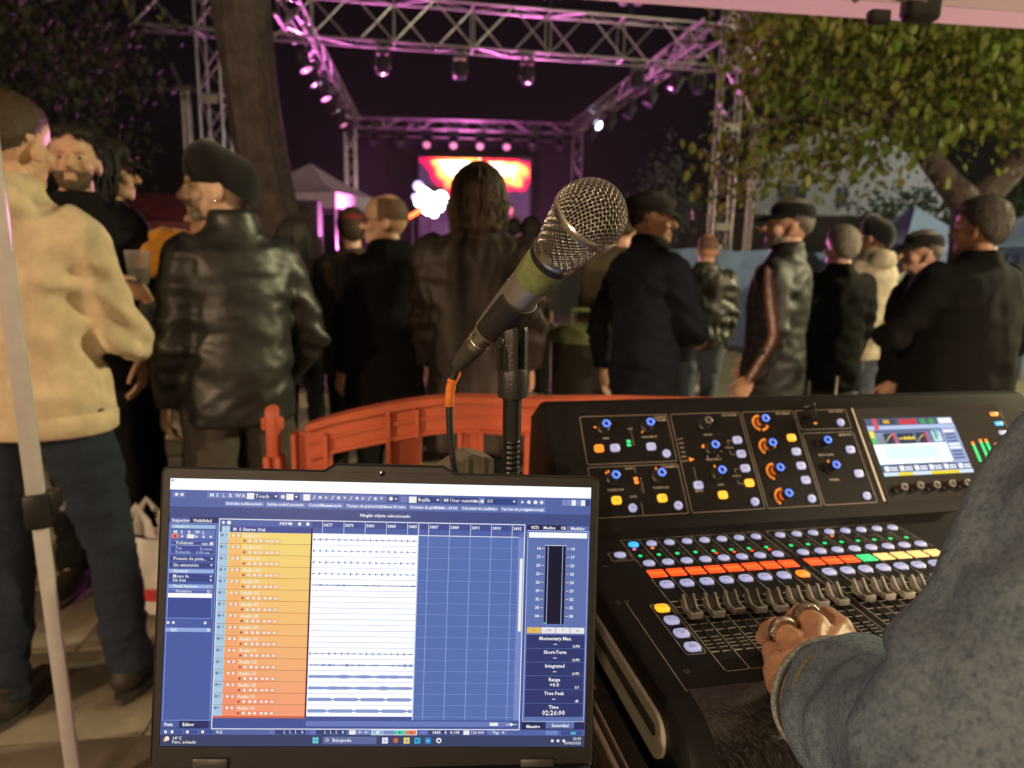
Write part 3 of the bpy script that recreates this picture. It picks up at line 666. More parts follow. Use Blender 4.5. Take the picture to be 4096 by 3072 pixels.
# ------------------------------------------------------------------ orange plastic barrier
orange = M('barrier_orange', (.55, .115, .052), .5, nz=(6, .25), spec=.4, bump=(60, .05, .002))
def barrier(label, loc, rz):
    o = thing('crowd_barrier', label, 'barrier', loc, rz); Lb = 2.0
    def top(x):     # arch height
        e = min(x, Lb-x); q = min(1, max(0, (e-.10)/.5)); return .912+.10*(1-(1-q)**2)
    def band(d0, d1, y0, y1, x0=.13, x1=None, k=60):
        x1 = Lb-.13 if x1 is None else x1; vs = []; mb = MB()
        for i in range(k+1):
            x = x0+(x1-x0)*i/k; wv = .004*math.sin(x*14)
            vs += [(x, y0, top(x)-d0+wv*.4), (x, y1, top(x)-d0+wv*.4), (x, y1, top(x)-d1+wv), (x, y0, top(x)-d1+wv)]
        fs = [(4*i+q, 4*i+(q+1) % 4, 4*i+4+(q+1) % 4, 4*i+4+q) for i in range(k) for q in range(4)]+[(0, 1, 2, 3), (4*k+3, 4*k+2, 4*k+1, 4*k)]
        return mb.add(vs, fs)
    band(0, .02, -.03, .03).build('top_rail', orange, o, angle=50)
    band(.018, .105, -.011, .011).build('web', orange, o, angle=50)
    band(.055, .063, -.02, .02).build('middle_rib', orange, o, angle=50)
    band(.098, .108, -.022, .022).build('lower_rib', orange, o, angle=50)
    def bar_(x, w, z0, z1, dep=.032, nm='upright'):
        m_ = MB().box((x, 0, (z0+z1)/2), (w*.82, .01, z1-z0))
        for s_ in (-1, 1): m_.box((x+s_*w*.41, 0, (z0+z1)/2), (.012, dep*2, z1-z0))
        m_.build(nm, orange, o, angle=30)
    for x in (.14, Lb-.14): bar_(x, .11, .10, .90)
    xs = [.405+i*.193 for i in range(7)]
    for x in xs: bar_(x, .075 if x not in (xs[0], xs[-1]) else .0999, .12, top(x)-.10)
    bar_(.405, .10, .80, top(.405)-.02); bar_(1.563, .10, .80, top(1.563)-.02)
    for z in (.10, .45): MB().bbox((Lb/2, 0, z), (Lb-.26, .06, .05), .008, 1).build('cross_rail', orange, o)
    for s_, x in ((1, 0.03), (-1, Lb-.03)):
        pm = MB()
        for q in (-1, 1): pm.bbox((x+q*.0165, 0, .44), (.020, .05, .78), .006, 2)
        pm.box((x, 0, .44), (.02, .014, .78)); pm.bbox((x, 0, .895), (.036, .034, .14), .008, 2)
        for q in (-1, 1): pm.bbox((x+q*.022, 0, .925), (.016, .03, .04), .007, 2)
        pm.prism([(.017*math.cos(R(a))+x, .962+.017*math.sin(R(a))) for a in range(-20, 201, 20)], -.012, .012, Matrix.Rotation(R(90), 4, 'X'))
        pm.build('post', orange, o, angle=45)
        for z in (.62, .70, .775): MB().box((x+s_*.075, 0, z), (.10, .07, .012)).build('lug', orange, o)
        MB().box((x+s_*.075, 0, .69), (.10, .01, .17)).build('lug_web', orange, o)
        MB().box((x+s_*.075, 0, .69), (.012, .06, .17)).build('lug_web', orange, o)
    for x in (.3, 1.7):
        MB().bbox((x, 0, .03), (.09, .5, .05), .01, 1).build('foot', orange, o)
    return o
barrier('orange red plastic barrier with an arched top behind the laptop', (-.715, 1.98, 0), R(2))

# ------------------------------------------------------------------ laptop
LO = Vector((-.10624, .51768, 1.01998)); ly, lt, lr = .05798, .20575, -.02253
ex = Vector((math.cos(ly), math.sin(ly), 0)); ey_ = Vector((-math.sin(ly), math.cos(ly), 0)); up = Vector((0, 0, 1))*math.cos(lt)+ey_*math.sin(lt)
e1 = ex*math.cos(lr)+up*math.sin(lr); e2 = up*math.cos(lr)-ex*math.sin(lr); e3 = e1.cross(e2)
lap = thing('laptop', 'black open laptop showing a blue and orange audio recording screen', 'laptop', (LO.x, LO.y, LO.z-.05))
lidM = Matrix.Translation(-Vector(lap.location)) @ basis(LO, e1, e2, e3)
SW, SH = .3446, .2154
lapblk = M('laptop_black', (.010, .0085, .0095), .5, nz=(60, .15))
poly = []
def rr(x0, y0, x1, y1, r, k=5):
    p = []
    for (cx, cy, a0) in ((x1-r, y1-r, 0), (x0+r, y1-r, 90), (x0+r, y0+r, 180), (x1-r, y0+r, 270)):
        for i in range(k+1): a = R(a0+90*i/k); p.append((cx+r*math.cos(a), cy+r*math.sin(a)))
    return p
out = rr(-SW/2-.006, -.0165, SW/2+.006, SH+.0085, .005)
hi = [(-.040+.014*0, 0)]
# outline with the raised camera lip
lip = [(.058, SH+.0085), (.048, SH+.0145), (-.040, SH+.0145), (-.050, SH+.0085)]
out = out[:6]+lip+out[6:]
lid = MB().prism(out, -.006, -.0006, None).build('lid', lapblk, lap, lidM, angle=30)
bz = MB()     # bezel frame around the glass
for (x0, y0, x1, y1) in ((-SW/2-.0055, SH, SW/2+.0055, SH+.008), (-SW/2-.0055, -.016, SW/2+.0055, 0), (-SW/2-.0055, 0, -SW/2, SH), (SW/2, 0, SW/2+.0055, SH)):
    bz.box(((x0+x1)/2, (y0+y1)/2, .0003), (x1-x0, y1-y0, .0018))
bz.build('bezel', lapblk, lid, smooth=False)
rim = MB().tube([(x, y, .0004) for x, y in out], .0012, 6, closed=True).build('rubber_rim', blackp, lid)
cam_ = MB().lathe([(.0022, 0), (.0022, .0006), (.0012, .0007)], 14).build('webcam', M('webcam_glass', (.01, .01, .02), .1), lid, Matrix.Translation((-.002, SH+.0075, .0012)))
for x in (-.022, .016): MB().lathe([(.0005, 0), (.0005, .0004)], 8).build('microphone_hole', blackm, lid, Matrix.Translation((x, SH+.0075, .0012)))
hgm = M('hinge_grey', (.05, .05, .05), .4, .3)
for x in (-.131, .133): MB().bbox((x, -.0145, .0012), (.028, .0125, .006), .0015, 2).build('hinge', hgm, lap, lidM)
UI = MB()
BL = lambda s: lin(s)
def U(x0, y0, x1, y1, c, z=1): UI.rect(-SW/2+x0*SW, SH-y1*SH, -SW/2+x1*SW, SH-y0*SH, .0002+z*.00004, lin(c) if isinstance(c, str) else c)
def UT(x, y, s, t, c='ffffff', z=6, al='LEFT', b=.012):
    v, f = text_vf(t, s*SH, al, b); UI.add([(-SW/2+x*SW+a, SH-y*SH+b_, .0002+z*.00004) for a, b_, _ in v], f, 0, lin(c))
def UB(x0, y0, x1, y1, c, w=.0012, z=3):
    wy = w*1.6
    U(x0, y0, x1, y0+wy, c, z); U(x0, y1-wy, x1, y1, c, z); U(x0, y0, x0+w, y1, c, z); U(x1-w, y0, x1, y1, c, z)
def dot(x, y, r, c, z=5, k=8):
    UI.add([(-SW/2+x*SW+r*SH*math.cos(2*math.pi*i/k), SH-y*SH+r*SH*math.sin(2*math.pi*i/k), .0002+z*.00004) for i in range(k)], [tuple(range(k))], 0, lin(c))
def tri(x, y, s, c='ffffff', z=5, rgt=False):
    X, Y = -SW/2+x*SW, SH-y*SH; s *= SH
    p = [(X-s, Y+s*.7), (X, Y-s*.7), (X+s, Y+s*.7)] if not rgt else [(X-s*.7, Y+s), (X-s*.7, Y-s), (X+s*.8, Y)]
    UI.add([(a, b, .0002+z*.00004) for a, b in p], [(0, 1, 2)], 0, lin(c))
U(0, 0, 1, 1, '4a5c9c', 0)
U(0, 0, 1, .0425, (1.25, 1.3, 1.4, 1)); U(.002, .004, .008, .013, '7fc4d8', 2)
U(0, .0425, 1, .106, '5a6cae'); U(0, .106, 1, .1447, '46548f')
U(.006, .05, .036, .072, '7484c4', 2); UT(.011, .061, .018, '↶'); dot(.015, .061, .006, 'f4f6ff', 4); dot(.028, .061, .006, 'f4f6ff', 4)
U(.086, .05, .176, .072, '7484c4', 2)
for i, ch in enumerate('MSLRWA'): UT(.092+i*.0148, .061, .02, ch, 'e8f2ff' if ch != 'L' else 'a8e4f4', b=.03)
U(.178, .05, .195, .073, 'ffffff', 3); U(.195, .05, .252, .073, '36488c', 3); UT(.198, .0615, .02, 'Touch'); tri(.246, .0615, .006)
dot(.262, .0615, .008, 'f4f6ff'); U(.27, .05, .287, .073, 'ffffff', 3); U(.287, .05, .30, .073, '36488c', 3); tri(.2935, .0615, .006)
U(.303, .05, .318, .073, '7484c4', 2); U(.31, .05, .326, .074, 'ffffff', 3); U(.327, .05, .505, .072, '7484c4', 2)
for i in range(12):
    x = .335+i*.0145
    if i % 3 == 0: UI.add([(-SW/2+(x-.003)*SW, SH-.068*SH, .0004), (-SW/2+(x-.001)*SW, SH-.069*SH, .0004), (-SW/2+(x+.004)*SW, SH-.054*SH, .0004), (-SW/2+(x+.002)*SW, SH-.053*SH, .0004)], [(0, 1, 2, 3)], 0, lin('f4f6ff'))
    elif i % 3 == 1: dot(x, .061, .0065, 'f4f6ff', 4, 5)
    else: tri(x, .061, .006, 'f4f6ff', 4, i % 2 == 0)
U(.51, .05, .535, .072, '36488c', 2); dot(.517, .06, .008, 'f4f6ff'); tri(.529, .061, .005); U(.54, .05, .556, .072, '7484c4', 2)
U(.56, .05, .578, .074, 'ffffff', 3); U(.578, .05, .635, .074, '36488c', 3); UT(.582, .062, .019, 'Rejilla'); tri(.629, .062, .006)
U(.639, .05, .725, .074, '36488c', 3); UT(.643, .062, .019, '⌘ User cuantizac.'.replace('⌘', '88')); tri(.719, .062, .006)
U(.729, .05, .742, .074, '7484c4', 3); dot(.7355, .062, .007, 'f4f6ff'); U(.742, .05, .82, .074, '36488c', 3); UT(.747, .062, .019, '1/1'); tri(.813, .062, .006)
for i in range(3): dot(.833+i*.016, .062, .008, 'f4f6ff', 5, 3+i*3)
U(.872, .051, .888, .073, '7484c4', 3); dot(.88, .062, .008, 'f4f6ff', 5, 4)
for i, c in enumerate(('8494d4', '8494d4', 'ffffff', '8494d4', 'ffffff', '36488c')): U(.93+i*.0115, .05, .9405+i*.0115, .072, c, 3)
for (x0, x1, ta, tb_) in ((.127, .219, 'Entradas audio', 'Conectado'), (.223, .316, 'Salidas audio', 'Conectado'), (.319, .405, 'Control Room', 'No conectado'), (.409, .556, 'Tiempo de grabación máx.', '23 horas 55 mins'), (.56, .68, 'Formato de grabación', '48 kHz - 24 bit'), (.684, .776, 'Velocidad de cuadro', '30 fps'), (.78, .89, 'Pan law de proyecto', 'Igual energía')):
    U(x0, .082, x1, .10, '7c8fd0', 2); UT(x0+.004, .091, .0145, ta, 'f2f5ff', b=.03); UT(x1-.004, .091, .0145, tb_, 'f2f5ff', al='RIGHT', b=.03)
UT(.505, .126, .017, 'Ningún objeto seleccionado', 'f2f5ff', al='CENTER', b=.03)
# left inspector
U(.0, .1447, .113, .167, '2c3468'); U(.003, .147, .048, .167, '5a6cb4', 2); UT(.008, .158, .017, 'Inspector', b=.02); UT(.056, .158, .017, 'Visibilidad', b=.02)
U(.003, .167, .113, .905, '4f63ac', 2); UB(.003, .167, .113, .905, '93a8ec', .0016, 3)
U(.007, .174, .108, .188, 'a8c8ec', 3); UT(.016, .181, .014, 'Audio 01', 'eef6ff'); 
U(.007, .194, .108, .226, '6a7ec2', 3)
for i, ch in enumerate('MSRWL'): UT(.012+i*.0165, .202, .017, ch, 'f2f5ff', b=.03)
U(.007, .209, .024, .225, 'f0837c', 4); dot(.0155, .217, .005, 'c03028', 5); U(.043, .21, .06, .225, 'ffffff', 4)
for i in (1, 3, 4, 5): dot(.0155+i*.0165, .218, .005, 'f2f5ff', 5, 5)
U(.007, .234, .108, .283, '42539a', 3); UB(.007, .234, .108, .283, '8194dc', .001, 4)
UT(.018, .242, .018, 'Volumen'); UT(.105, .244, .016, '-oo dB', al='RIGHT', b=.03); U(.008, .25, .106, .2525, '9fb2ee', 4); UT(.018, .262, .017, 'Pan', 'b8c6f4'); UT(.105, .264, .016, 'Desact.', 'b8c6f4', al='RIGHT'); UT(.018, .277, .017, 'Retardo', 'b8c6f4'); UT(.097, .278, .016, '0.00 ms', 'b8c6f4', al='RIGHT')
for (y, tx) in ((.294, 'Presets de pista...'), (.318, 'Sin extensión'), (.36, 'Mono In'), (.3745, 'Sin bus')):
    U(.006, y, .108, y+.0165 if y < .35 else y+.0125, '38488c', 3); UT(.014, y+.0075, .0175, tx); tri(.102, y+.0075, .005)
for (y, tx) in ((.341, 'Enrutado'), (.398, 'Track Versions')): U(.005, y, .108, y+.014, 'a0bdf0', 3); UT(.016, y+.007, .0145, tx, 'f4f8ff', b=.03)
U(.005, .417, .107, .43, '5a6cb4', 3); UT(.022, .4235, .017, 'Nombre', 'e8eeff'); UT(.094, .4235, .016, 'ID', 'e8eeff'); U(.004, .431, .107, .447, (1.2, 1.22, 1.3, 1), 3); UB(.004, .417, .107, .525, '93a8ec', .0012, 4); U(.005, .448, .106, .524, '41549e', 3)
for x in (.008, .02, .093): dot(x, .541, .006, 'e8eeff', 5, 6)
U(.002, .56, .107, .575, '9db6ee', 3); UT(.014, .568, .016, 'QC', 'f4f8ff', b=.04); dot(.101, .5675, .005, 'f4f8ff')
U(.0, .905, .11, .934, '2c3468', 2); U(0, .9, .042, .932, '4f63ac', 3); UT(.008, .92, .017, 'Pista', b=.03); UT(.05, .92, .017, 'Editor', b=.03)
# track list
UB(.116, .148, .842, .937, 'eef3ff', .0022, 4); U(.118, .151, .333, .176, '5a6cb4', 2); U(.333, .151, .842, .176, '42539c', 2)
UT(.256, .163, .017, '34/34', 'f4f8ff', b=.03); dot(.126, .163, .007, 'ffffff', 5, 4); dot(.139, .163, .008, 'ffffff'); dot(.283, .163, .007, 'ffffff', 5, 4); dot(.323, .163, .007, 'ffffff'); U(.30, .158, .307, .169, 'ffffff', 4)
U(.118, .176, .333, .199, '46539a', 2); U(.123, .176, .142, .199, 'bcdcf0', 3); UT(.149, .188, .017, 'M  S', 'f2f5ff', b=.03); UT(.172, .188, .018, 'Stereo Out', 'f4f8ff', b=.03)
RT0, RH = .199, .0431
ytop = np.array([1.0, .93, .24]); ybot = np.array([1.0, .47, .22])
rgw = random.Random(5)
for k in range(16):
    y = RT0+k*RH; t = k/15
    c = tuple(ytop*(1-t)+ybot*t)+(1,); c = (c[0]*1.05, c[1]*.85, c[2]*.95, 1)
    U(.118, y, .139, y+RH, 'b4d8f2', 2); U(.139, y, .331, y+RH-.0012, c, 2); U(.118, y+RH-.0015, .331, y+RH, 'b06a30', 4)
    c2 = (c[0]*.92, c[1]*.62, c[2]*.75, 1)
    U(.139, y+RH*.5, .17, y+RH-.0015, (c[0], c[1]*.8, c[2]*.9, 1), 3)
    UT(.1365, y+RH*.26, .0165, str(k+1), '5a6c90', al='RIGHT', b=0)
    for q in range(5): hh = (.004, .009, .014, .008, .003)[q]; U(.120+q*.0018, y+RH*.27-hh/2, .1212+q*.0018, y+RH*.27+hh/2, '3c5486', 4)
    U(.143, y+.004, .169, y+.02, c2, 4); U(.147, y+.0075, .154, y+.0165, 'fff8ee', 5); dot(.162, y+.012, .0058, 'fff8ee', 5)
    UT(.174, y+.0125, .0175, 'Audio %02d' % (k+1), 'fff6e6', b=.035)
    for (x0, x1) in ((.172, .195), (.197, .221), (.223, .247), (.249, .26)): U(x0, y+.023, x1, y+.0395, c2, 4); U(x0+.0012, y+.0245, x1-.0012, y+.038, (c[0]*.98, c[1]*.78, c[2]*.85, 1), 5)
    dot(.177, y+.0312, .0042, 'a8301c', 6)
    for x in (.189, .203, .215): dot(x, y+.0312, .0062, 'fff8ee', 6)
    for x in (.2265, .2375, .2505): U(x, y+.027, x+.007, y+.0355, 'fff8ee', 6)
    # event lane
    U(.335, y, .585, y+RH, (1.2, 1.23, 1.33, 1), 2); U(.335, y+RH-.0012, .585, y+RH, '7484c0', 3)
    yc = y+RH*.5; seg = 150; amp = 0
    typ = 0 if k < 4 or k == 10 else (1 if k in (4, 11) else (2 if k >= 12 else 3))
    for q in range(seg):
        x = .337+.246*q/seg; x2 = x+.246/seg
        if typ == 0:
            a = (.0012 if (q % 9) not in (0, 1) else rgw.uniform(.002, .0065)) if k in (0, 10) or q % 9 < 5 else .0004
        elif typ == 1: a = .0015+.0035*abs(mnoise.noise(Vector((q*.12, k, 0))))*(2.2 if k == 11 else 1)
        elif typ == 2: a = .0055+.003*mnoise.noise(Vector((q*.07, k*3, 0))) if k < 14 else (.0065*min(1, abs(((q+7*k) % 38)-19)/5+.25))
        else: a = .0006 if (q*7+k) % 5 else .0011
        U(x, yc-a, x2, yc+a, '8fa4da' if a > .003 else '6a7cb4', 4)
U(.331, .176, .335, .89, '5a1c3a', 5); U(.118, RT0+16*RH, .331, RT0+16*RH+.006, 'ee6a4a', 3)
# ruler and grid
U(.335, .176, .842, .199, '5266b0', 2)
for i, nm in enumerate(('3877', '3879', '3881', '3883', '3885', '3887', '3889', '3891', '3893', '3895')):
    x = .357+i*.0503; U(x, .153, x+.0014, .198, 'e6edff', 4); UT(x+.003, .166, .0165, nm, 'eef3ff', b=.03)
    if x > .59: U(x, .2, x+.0012, .9, 'a4bcf4', 4)
    else: U(x, .176, x+.001, .2, 'a4bcf4', 4)
U(.587, .2, .826, .9, '5d77bc', 2); U(.335, .197, .826, .2, 'eef3ff', 4); U(.584, .153, .5865, .9, 'd6e0ff', 5)
for k in range(17): U(.587, RT0+k*RH-.001, .826, RT0+k*RH, '92abe6', 3)
U(.826, .18, .842, .9, '7f92d4', 2); U(.831, .28, .838, .56, 'ffffff', 3); U(.118, .9, .842, .934, '4a5aa2', 2); U(.335, .905, .82, .925, '7082c6', 3); U(.77, .909, .79, .921, 'ffffff', 4); U(.81, .914, .835, .917, 'e8eeff', 4); dot(.822, .9155, .006, 'ffffff', 5)
# right meter panel
U(.846, .148, 1, .17, '262e5c', 1); UT(.856, .16, .016, 'VSTi', b=.03); UT(.886, .16, .016, 'Medios', b=.03); UT(.928, .16, .016, 'CR', b=.03); U(.943, .15, .998, .172, '6074b8', 2); UT(.97, .161, .016, 'Medidor', al='CENTER', b=.03)
U(.848, .17, .998, .905, '6579ba', 2); UB(.848, .17, .998, .905, 'b4c6fa', .0016, 3); U(.852, .178, .993, .198, (1.2, 1.2, 1.25, 1), 4)
U(.893, .228, .942, .53, '0c1230', 4); U(.891, .226, .944, .2285, 'dde6ff', 5); U(.8985, .23, .9, .53, 'b0c0f0', 5); U(.934, .23, .9355, .53, 'b0c0f0', 5); U(.893, .524, .899, .53, '40d0a0', 6)
for i, nm in enumerate(('14', '17', '20', '23', '26', '29', '32', '35', '38')):
    y = .24+i*.0325; UT(.881, y, .016, nm, al='RIGHT', b=.03); U(.883, y-.001, .89, y+.001, 'f4f6ff', 5); U(.945, y-.001, .952, y+.001, 'f4f6ff', 5); UT(.954, y, .016, nm, b=.03)
for i, c in enumerate(('f0c468', 'f6f6fa', 'f6f6fa', 'f6f6fa')): U(.853+i*.0352, .543, .887+i*.0352, .566, c, 4)
UT(.87, .5545, .013, 'o', '604020', al='CENTER'); UT(.905, .5545, .011, 'LUFS', '606880', al='CENTER'); UT(.94, .5545, .014, '*', '404860', al='CENTER'); UT(.976, .5545, .012, '1x', '606880', al='CENTER')
for i, (nm, vl, un) in enumerate((('Momentary Max.', '--', 'LUFS'), ('Short-Term', '--', 'LUFS'), ('Integrated', '--', 'LUFS'), ('Range', '+0.0', 'LU'), ('True Peak', '--', 'dB'), ('Time', '', ''))):
    y = .572+i*.0525; U(.853, y, .994, y+.051, '2f3a74', 4); UT(.923, y+.014, .0185, nm, al='CENTER', z=7, b=.025)
    if i < 5: UT(.923, y+.034, .021, vl, al='CENTER', z=7, b=.02); UT(.983, y+.043, .013, un, al='RIGHT', z=7, b=.03)
    else: UT(.923, y+.036, .026, '02:26:00', al='CENTER', z=7, b=.02)
U(.846, .905, .998, .934, '262e5c', 2); UT(.858, .923, .016, 'Maestro', b=.03); U(.905, .905, .974, .93, '6579ba', 3); UT(.94, .919, .016, 'Sonoridad', al='CENTER', b=.03)
# transport and task bar
U(0, .937, 1, .977-.022, '6072b8', 1); U(0, .955, 1, 1, '3c466e', 2); U(0, .937, 1, .957, '5a6cb2', 3)
for x in (.005, .02, .055, .09): U(x, .94, x+.03 if x > .01 else x+.012, .954, '42539c', 4); dot(x+.007, .947, .0058, 'ffffff', 6)
UT(.128, .947, .016, 'AQ'); 
for x in (.25, .345): U(x, .939, x+.085, .955, '36447e', 4); U(x, .939, x+.014, .955, '6a7cc0', 5); UT(x+.08, .947, .0165, '1.  1.  1.   0', al='RIGHT')
U(.437, .939, .452, .955, 'ffffff', 5); U(.453, .939, .487, .955, '7a8cd0', 4); tri(.462, .947, .005); tri(.477, .947, .005)
U(.489, .937, .597, .957, 'f4f8ff', 4); U(.491, .939, .518, .955, '9cc4ee', 5); U(.518, .939, .544, .955, '8098d0', 5); U(.544, .939, .57, .955, '54d8b8', 5); U(.57, .939, .595, .955, 'f08860', 5); tri(.557, .947, .005, '186040', 6, True); dot(.583, .947, .0055, 'c83818', 6); dot(.583, .947, .0035, 'f08860', 7); dot(.504, .947, .006, 'ffffff', 6)
U(.604, .94, .62, .955, '7084c8', 4); U(.625, .939, .704, .955, '36447e', 4); UT(.698, .947, .0165, '3885.  4.  4.198', al='RIGHT'); U(.708, .939, .722, .955, 'ffffff', 4); U(.722, .939, .764, .955, '42539c', 4); UT(.758, .947, .0165, '120.000', al='RIGHT'); U(.764, .939, .812, .955, '6a7cc0', 4); UT(.785, .947, .0165, 'Tap', al='CENTER'); tri(.803, .947, .005)
U(.905, .939, .935, .955, '7a8cd0', 4); U(.943, .939, .995, .955, '42539c', 4); U(.966, .943, .978, .952, '48d0c8', 5)
dot(.016, .972, .009, 'fff4e6', 5); dot(.011, .978, .006, 'f6b060', 4); UT(.028, .971, .0165, '14°C'); UT(.028, .985, .0165, 'Parc. soleado')
U(.352, .966, .3655, .9885, '6fd8ea', 4); U(.3582, .966, .3592, .9885, '3c8cb0', 5); U(.352, .976, .3655, .978, '3c8cb0', 5); U(.376, .963, .502, .991, '6470a6', 4); dot(.386, .976, .006, 'ffffff', 5); dot(.386, .976, .004, '6470a6', 6); UT(.398, .977, .0185, 'Búsqueda')
for i, (c, d_) in enumerate((('e8ecff', 'c4ccf0'), ('e05848', '50b060'), ('f8d870', '58b0e8'), ('38b0e0', '1878c0'), ('2c90d0', '80d8f8'), ('f4f6ff', '30383c'))):
    x = .522+i*.0255; U(x-.007, .966, x+.007, .989, c, 4) if i != 1 and i != 5 else dot(x, .977, .0105, c, 4, 12); dot(x, .978, .005, d_, 5)
for i in range(3): dot(.922+i*.014, .977, .006, 'eef2ff', 5)
UT(.992, .969, .0145, '22:53', al='RIGHT'); UT(.992, .986, .0145, '03/05/2025', al='RIGHT')
UI.build('screen', screen_mat('laptop_screen', .86), lid, smooth=False)
# keyboard base in front of the lid, mostly below the frame
bM = Matrix.Translation(-Vector(lap.location)) @ basis(LO-e2*.0175, ex, ey_, Vector((0, 0, 1)))
base = MB().bbox((0, -.118, -.007), (.356, .245, .016), .004, 2).build('keyboard_base', lapblk, lap, bM)
kk = MB()
keym = M('key_black', (.03, .03, .033), .5)
for r_ in range(5):
    for c in range(15): MB().bbox((-.14+c*.02, -.035-r_*.0185, .002), (.017, .0155, .003), .001, 1).build('key', keym, base)
MB().bbox((0, -.19, .0014), (.11, .07, .001), .0004, 1).build('touchpad', M('touchpad', (.04, .04, .043), .3), base)

# table and equipment case under the desk
tblm = M('table_top', (.05, .045, .04), .7, nz=(8, .3))
tb_ = thing('folding_table', 'dark folding table carrying the laptop and the desk', 'table', (.44, .60, 0), R(8))
MB().bbox((0, .08, .87), (1.34, .78, .035), .006, 2).build('table_top', tblm, tb_)
for sx in (-.6, .6):
    for sy in (-.25, .42): MB().tube([(sx, sy, 0), (sx, sy, .86)], .016, 10).build('leg', blackm, tb_)
MB().bbox((-.08, -.06, .932), (.30, .26, .085), .004, 1).build('riser', M('riser_black', (.02, .02, .02), .8), tb_, Matrix.Translation((-.45, -.08, 0)))
# ------------------------------------------------------------------ mixing console
CO = Vector((.22814, .68453, 1.0078)); cth, AL, BE, SS = .201468, .031647, .910517, .30
con = thing('mixing_console', 'black digital mixing console with lit buttons, red strip displays and faders', 'mixing desk', CO, cth)
def dk(x, s, h=0): return Vector((x, s*math.cos(AL)-h*math.sin(AL), s*math.sin(AL)+h*math.cos(AL)))
def pn(x, t, h=0): return Vector((x, SS*math.cos(AL)+t*math.cos(BE)-h*math.sin(BE), SS*math.sin(AL)+t*math.sin(BE)+h*math.cos(BE)))
RD = Matrix.Rotation(AL, 4, 'X'); RP = Matrix.Rotation(BE, 4, 'X')
def DM(x, s, h=0): return Matrix.Translation(dk(x, s, h)) @ RD
def PM(x, t, h=0): return Matrix.Translation(pn(x, t, h)) @ RP
cblk = M('console_black', (.008, .0075, .0075), .5, nz=(70, .2), spec=.22, bump=(900, .12, .0004))
cgls = M('console_gloss', (.012, .012, .013), .18, spec=.5)
prof = [(-.085, -.095), (-.108, -.088), (-.119, -.07), (-.121, -.05), (-.115, -.028), (-.1, -.012), (-.08, -.004), (-.05, -.0016)]
prof += [tuple(dk(0, .286)[1:]), (dk(0, .296)[1], dk(0, .296)[2]+.003)]
prof += [tuple(pn(0, .006)[1:]), tuple(pn(0, .208)[1:])]
py, pz = pn(0, .208)[1:]
prof += [(py+.005, pz+.0035), (py+.016, pz+.005), (py+.05, pz+.0), (py+.10, pz-.03), (py+.12, -.09)]
cy_, cz_ = .12, .03
# orientation: profile runs front-bottom -> up -> back, so the inside is to the right of travel
def inset2(pr, d):
    n = len(pr); o_ = []
    for i in range(n):
        a, b, c = Vector(pr[i-1]), Vector(pr[i]), Vector(pr[(i+1) % n]); t = ((b-a).normalized()+(c-b).normalized())
        t = t.normalized() if t.length > 1e-6 else (c-b).normalized()
        o_.append((b.x+t.y*d, b.y-t.x*d))
    return o_
rings = [(-.094, .016), (-.0925, .009), (-.088, .003), (-.080, 0), (.80, 0), (.806, .004), (.81, .012)]
vs = []; n = len(prof)
for x, d in rings: vs += [(x, y, z) for y, z in inset2(prof, d)]
fs = [(i*n+j, (i+1)*n+j, (i+1)*n+(j+1) % n, i*n+(j+1) % n) for i in range(len(rings)-1) for j in range(n)]
fs += [tuple(range(n)), tuple((len(rings)-1)*n+j for j in range(n))[::-1]]
MB().add(vs, fs).build('chassis', cblk, con, angle=28)
# carbon look hand rest
def carbon():
    mt = bpy.data.materials.new('carbon_weave'); mt.use_nodes = True; nt = mt.node_tree; L = nt.links.new; p = nt.nodes['Principled BSDF']
    tc = nt.nodes.new('ShaderNodeTexCoord'); mp = nt.nodes.new('ShaderNodeMapping'); mp.inputs['Rotation'].default_value = (0, 0, R(28)); L(tc.outputs['Object'], mp.inputs[0])
    b = nt.nodes.new('ShaderNodeTexBrick'); b.inputs['Scale'].default_value = 130; b.inputs['Mortar Size'].default_value = .03; b.offset = .5
    b.inputs['Color1'].default_value = (.008, .008, .008, 1); b.inputs['Color2'].default_value = (.045, .042, .04, 1); b.inputs['Mortar'].default_value = (.004, .004, .004, 1)
    L(mp.outputs[0], b.inputs[0]); L(b.outputs[0], p.inputs['Base Color']); p.inputs['Roughness'].default_value = .32
    bp = nt.nodes.new('ShaderNodeBump'); bp.inputs['Strength'].default_value = .4; bp.inputs['Distance'].default_value = .0006; L(b.outputs[1], bp.inputs['Height']); L(bp.outputs[0], p.inputs['Normal'])
    return mt
cv = inset2(prof, -.0012)[0:8]; vs = []
for x in (-.064, .79): vs += [(x, y, z) for y, z in cv]
MB().add(vs, [(j, 8+j, 9+j, j+1) for j in range(7)]).build('hand_rest', carbon(), con, angle=60)
# aluminium side channel
sidem = M('side_aluminium', (.58, .54, .46), .38, .35, nz=(25, .15))
ch = rr(-.075, -.064, .245, -.018, .022, 6)
sm_ = Matrix.Translation((-.0945, 0, 0)) @ Matrix(((0, 0, 1, 0), (1, 0, 0, 0), (0, 1, 0, 0), (0, 0, 0, 1)))
sp = MB().prism(ch, -.004, 0, sm_).build('side_channel', sidem, con, angle=30)
MB().prism(rr(-.06, -.042, .24, -.030, .006, 4), -.0055, -.003, sm_).build('side_groove', M('groove_dark', (.06, .055, .05), .5, .4), sp, angle=30)
dark = M('slot_black', (.003, .003, .003), .9)
prn = M('print_grey', (.62, .57, .50), .7)
prd = M('print_dim', (.36, .33, .29), .7)
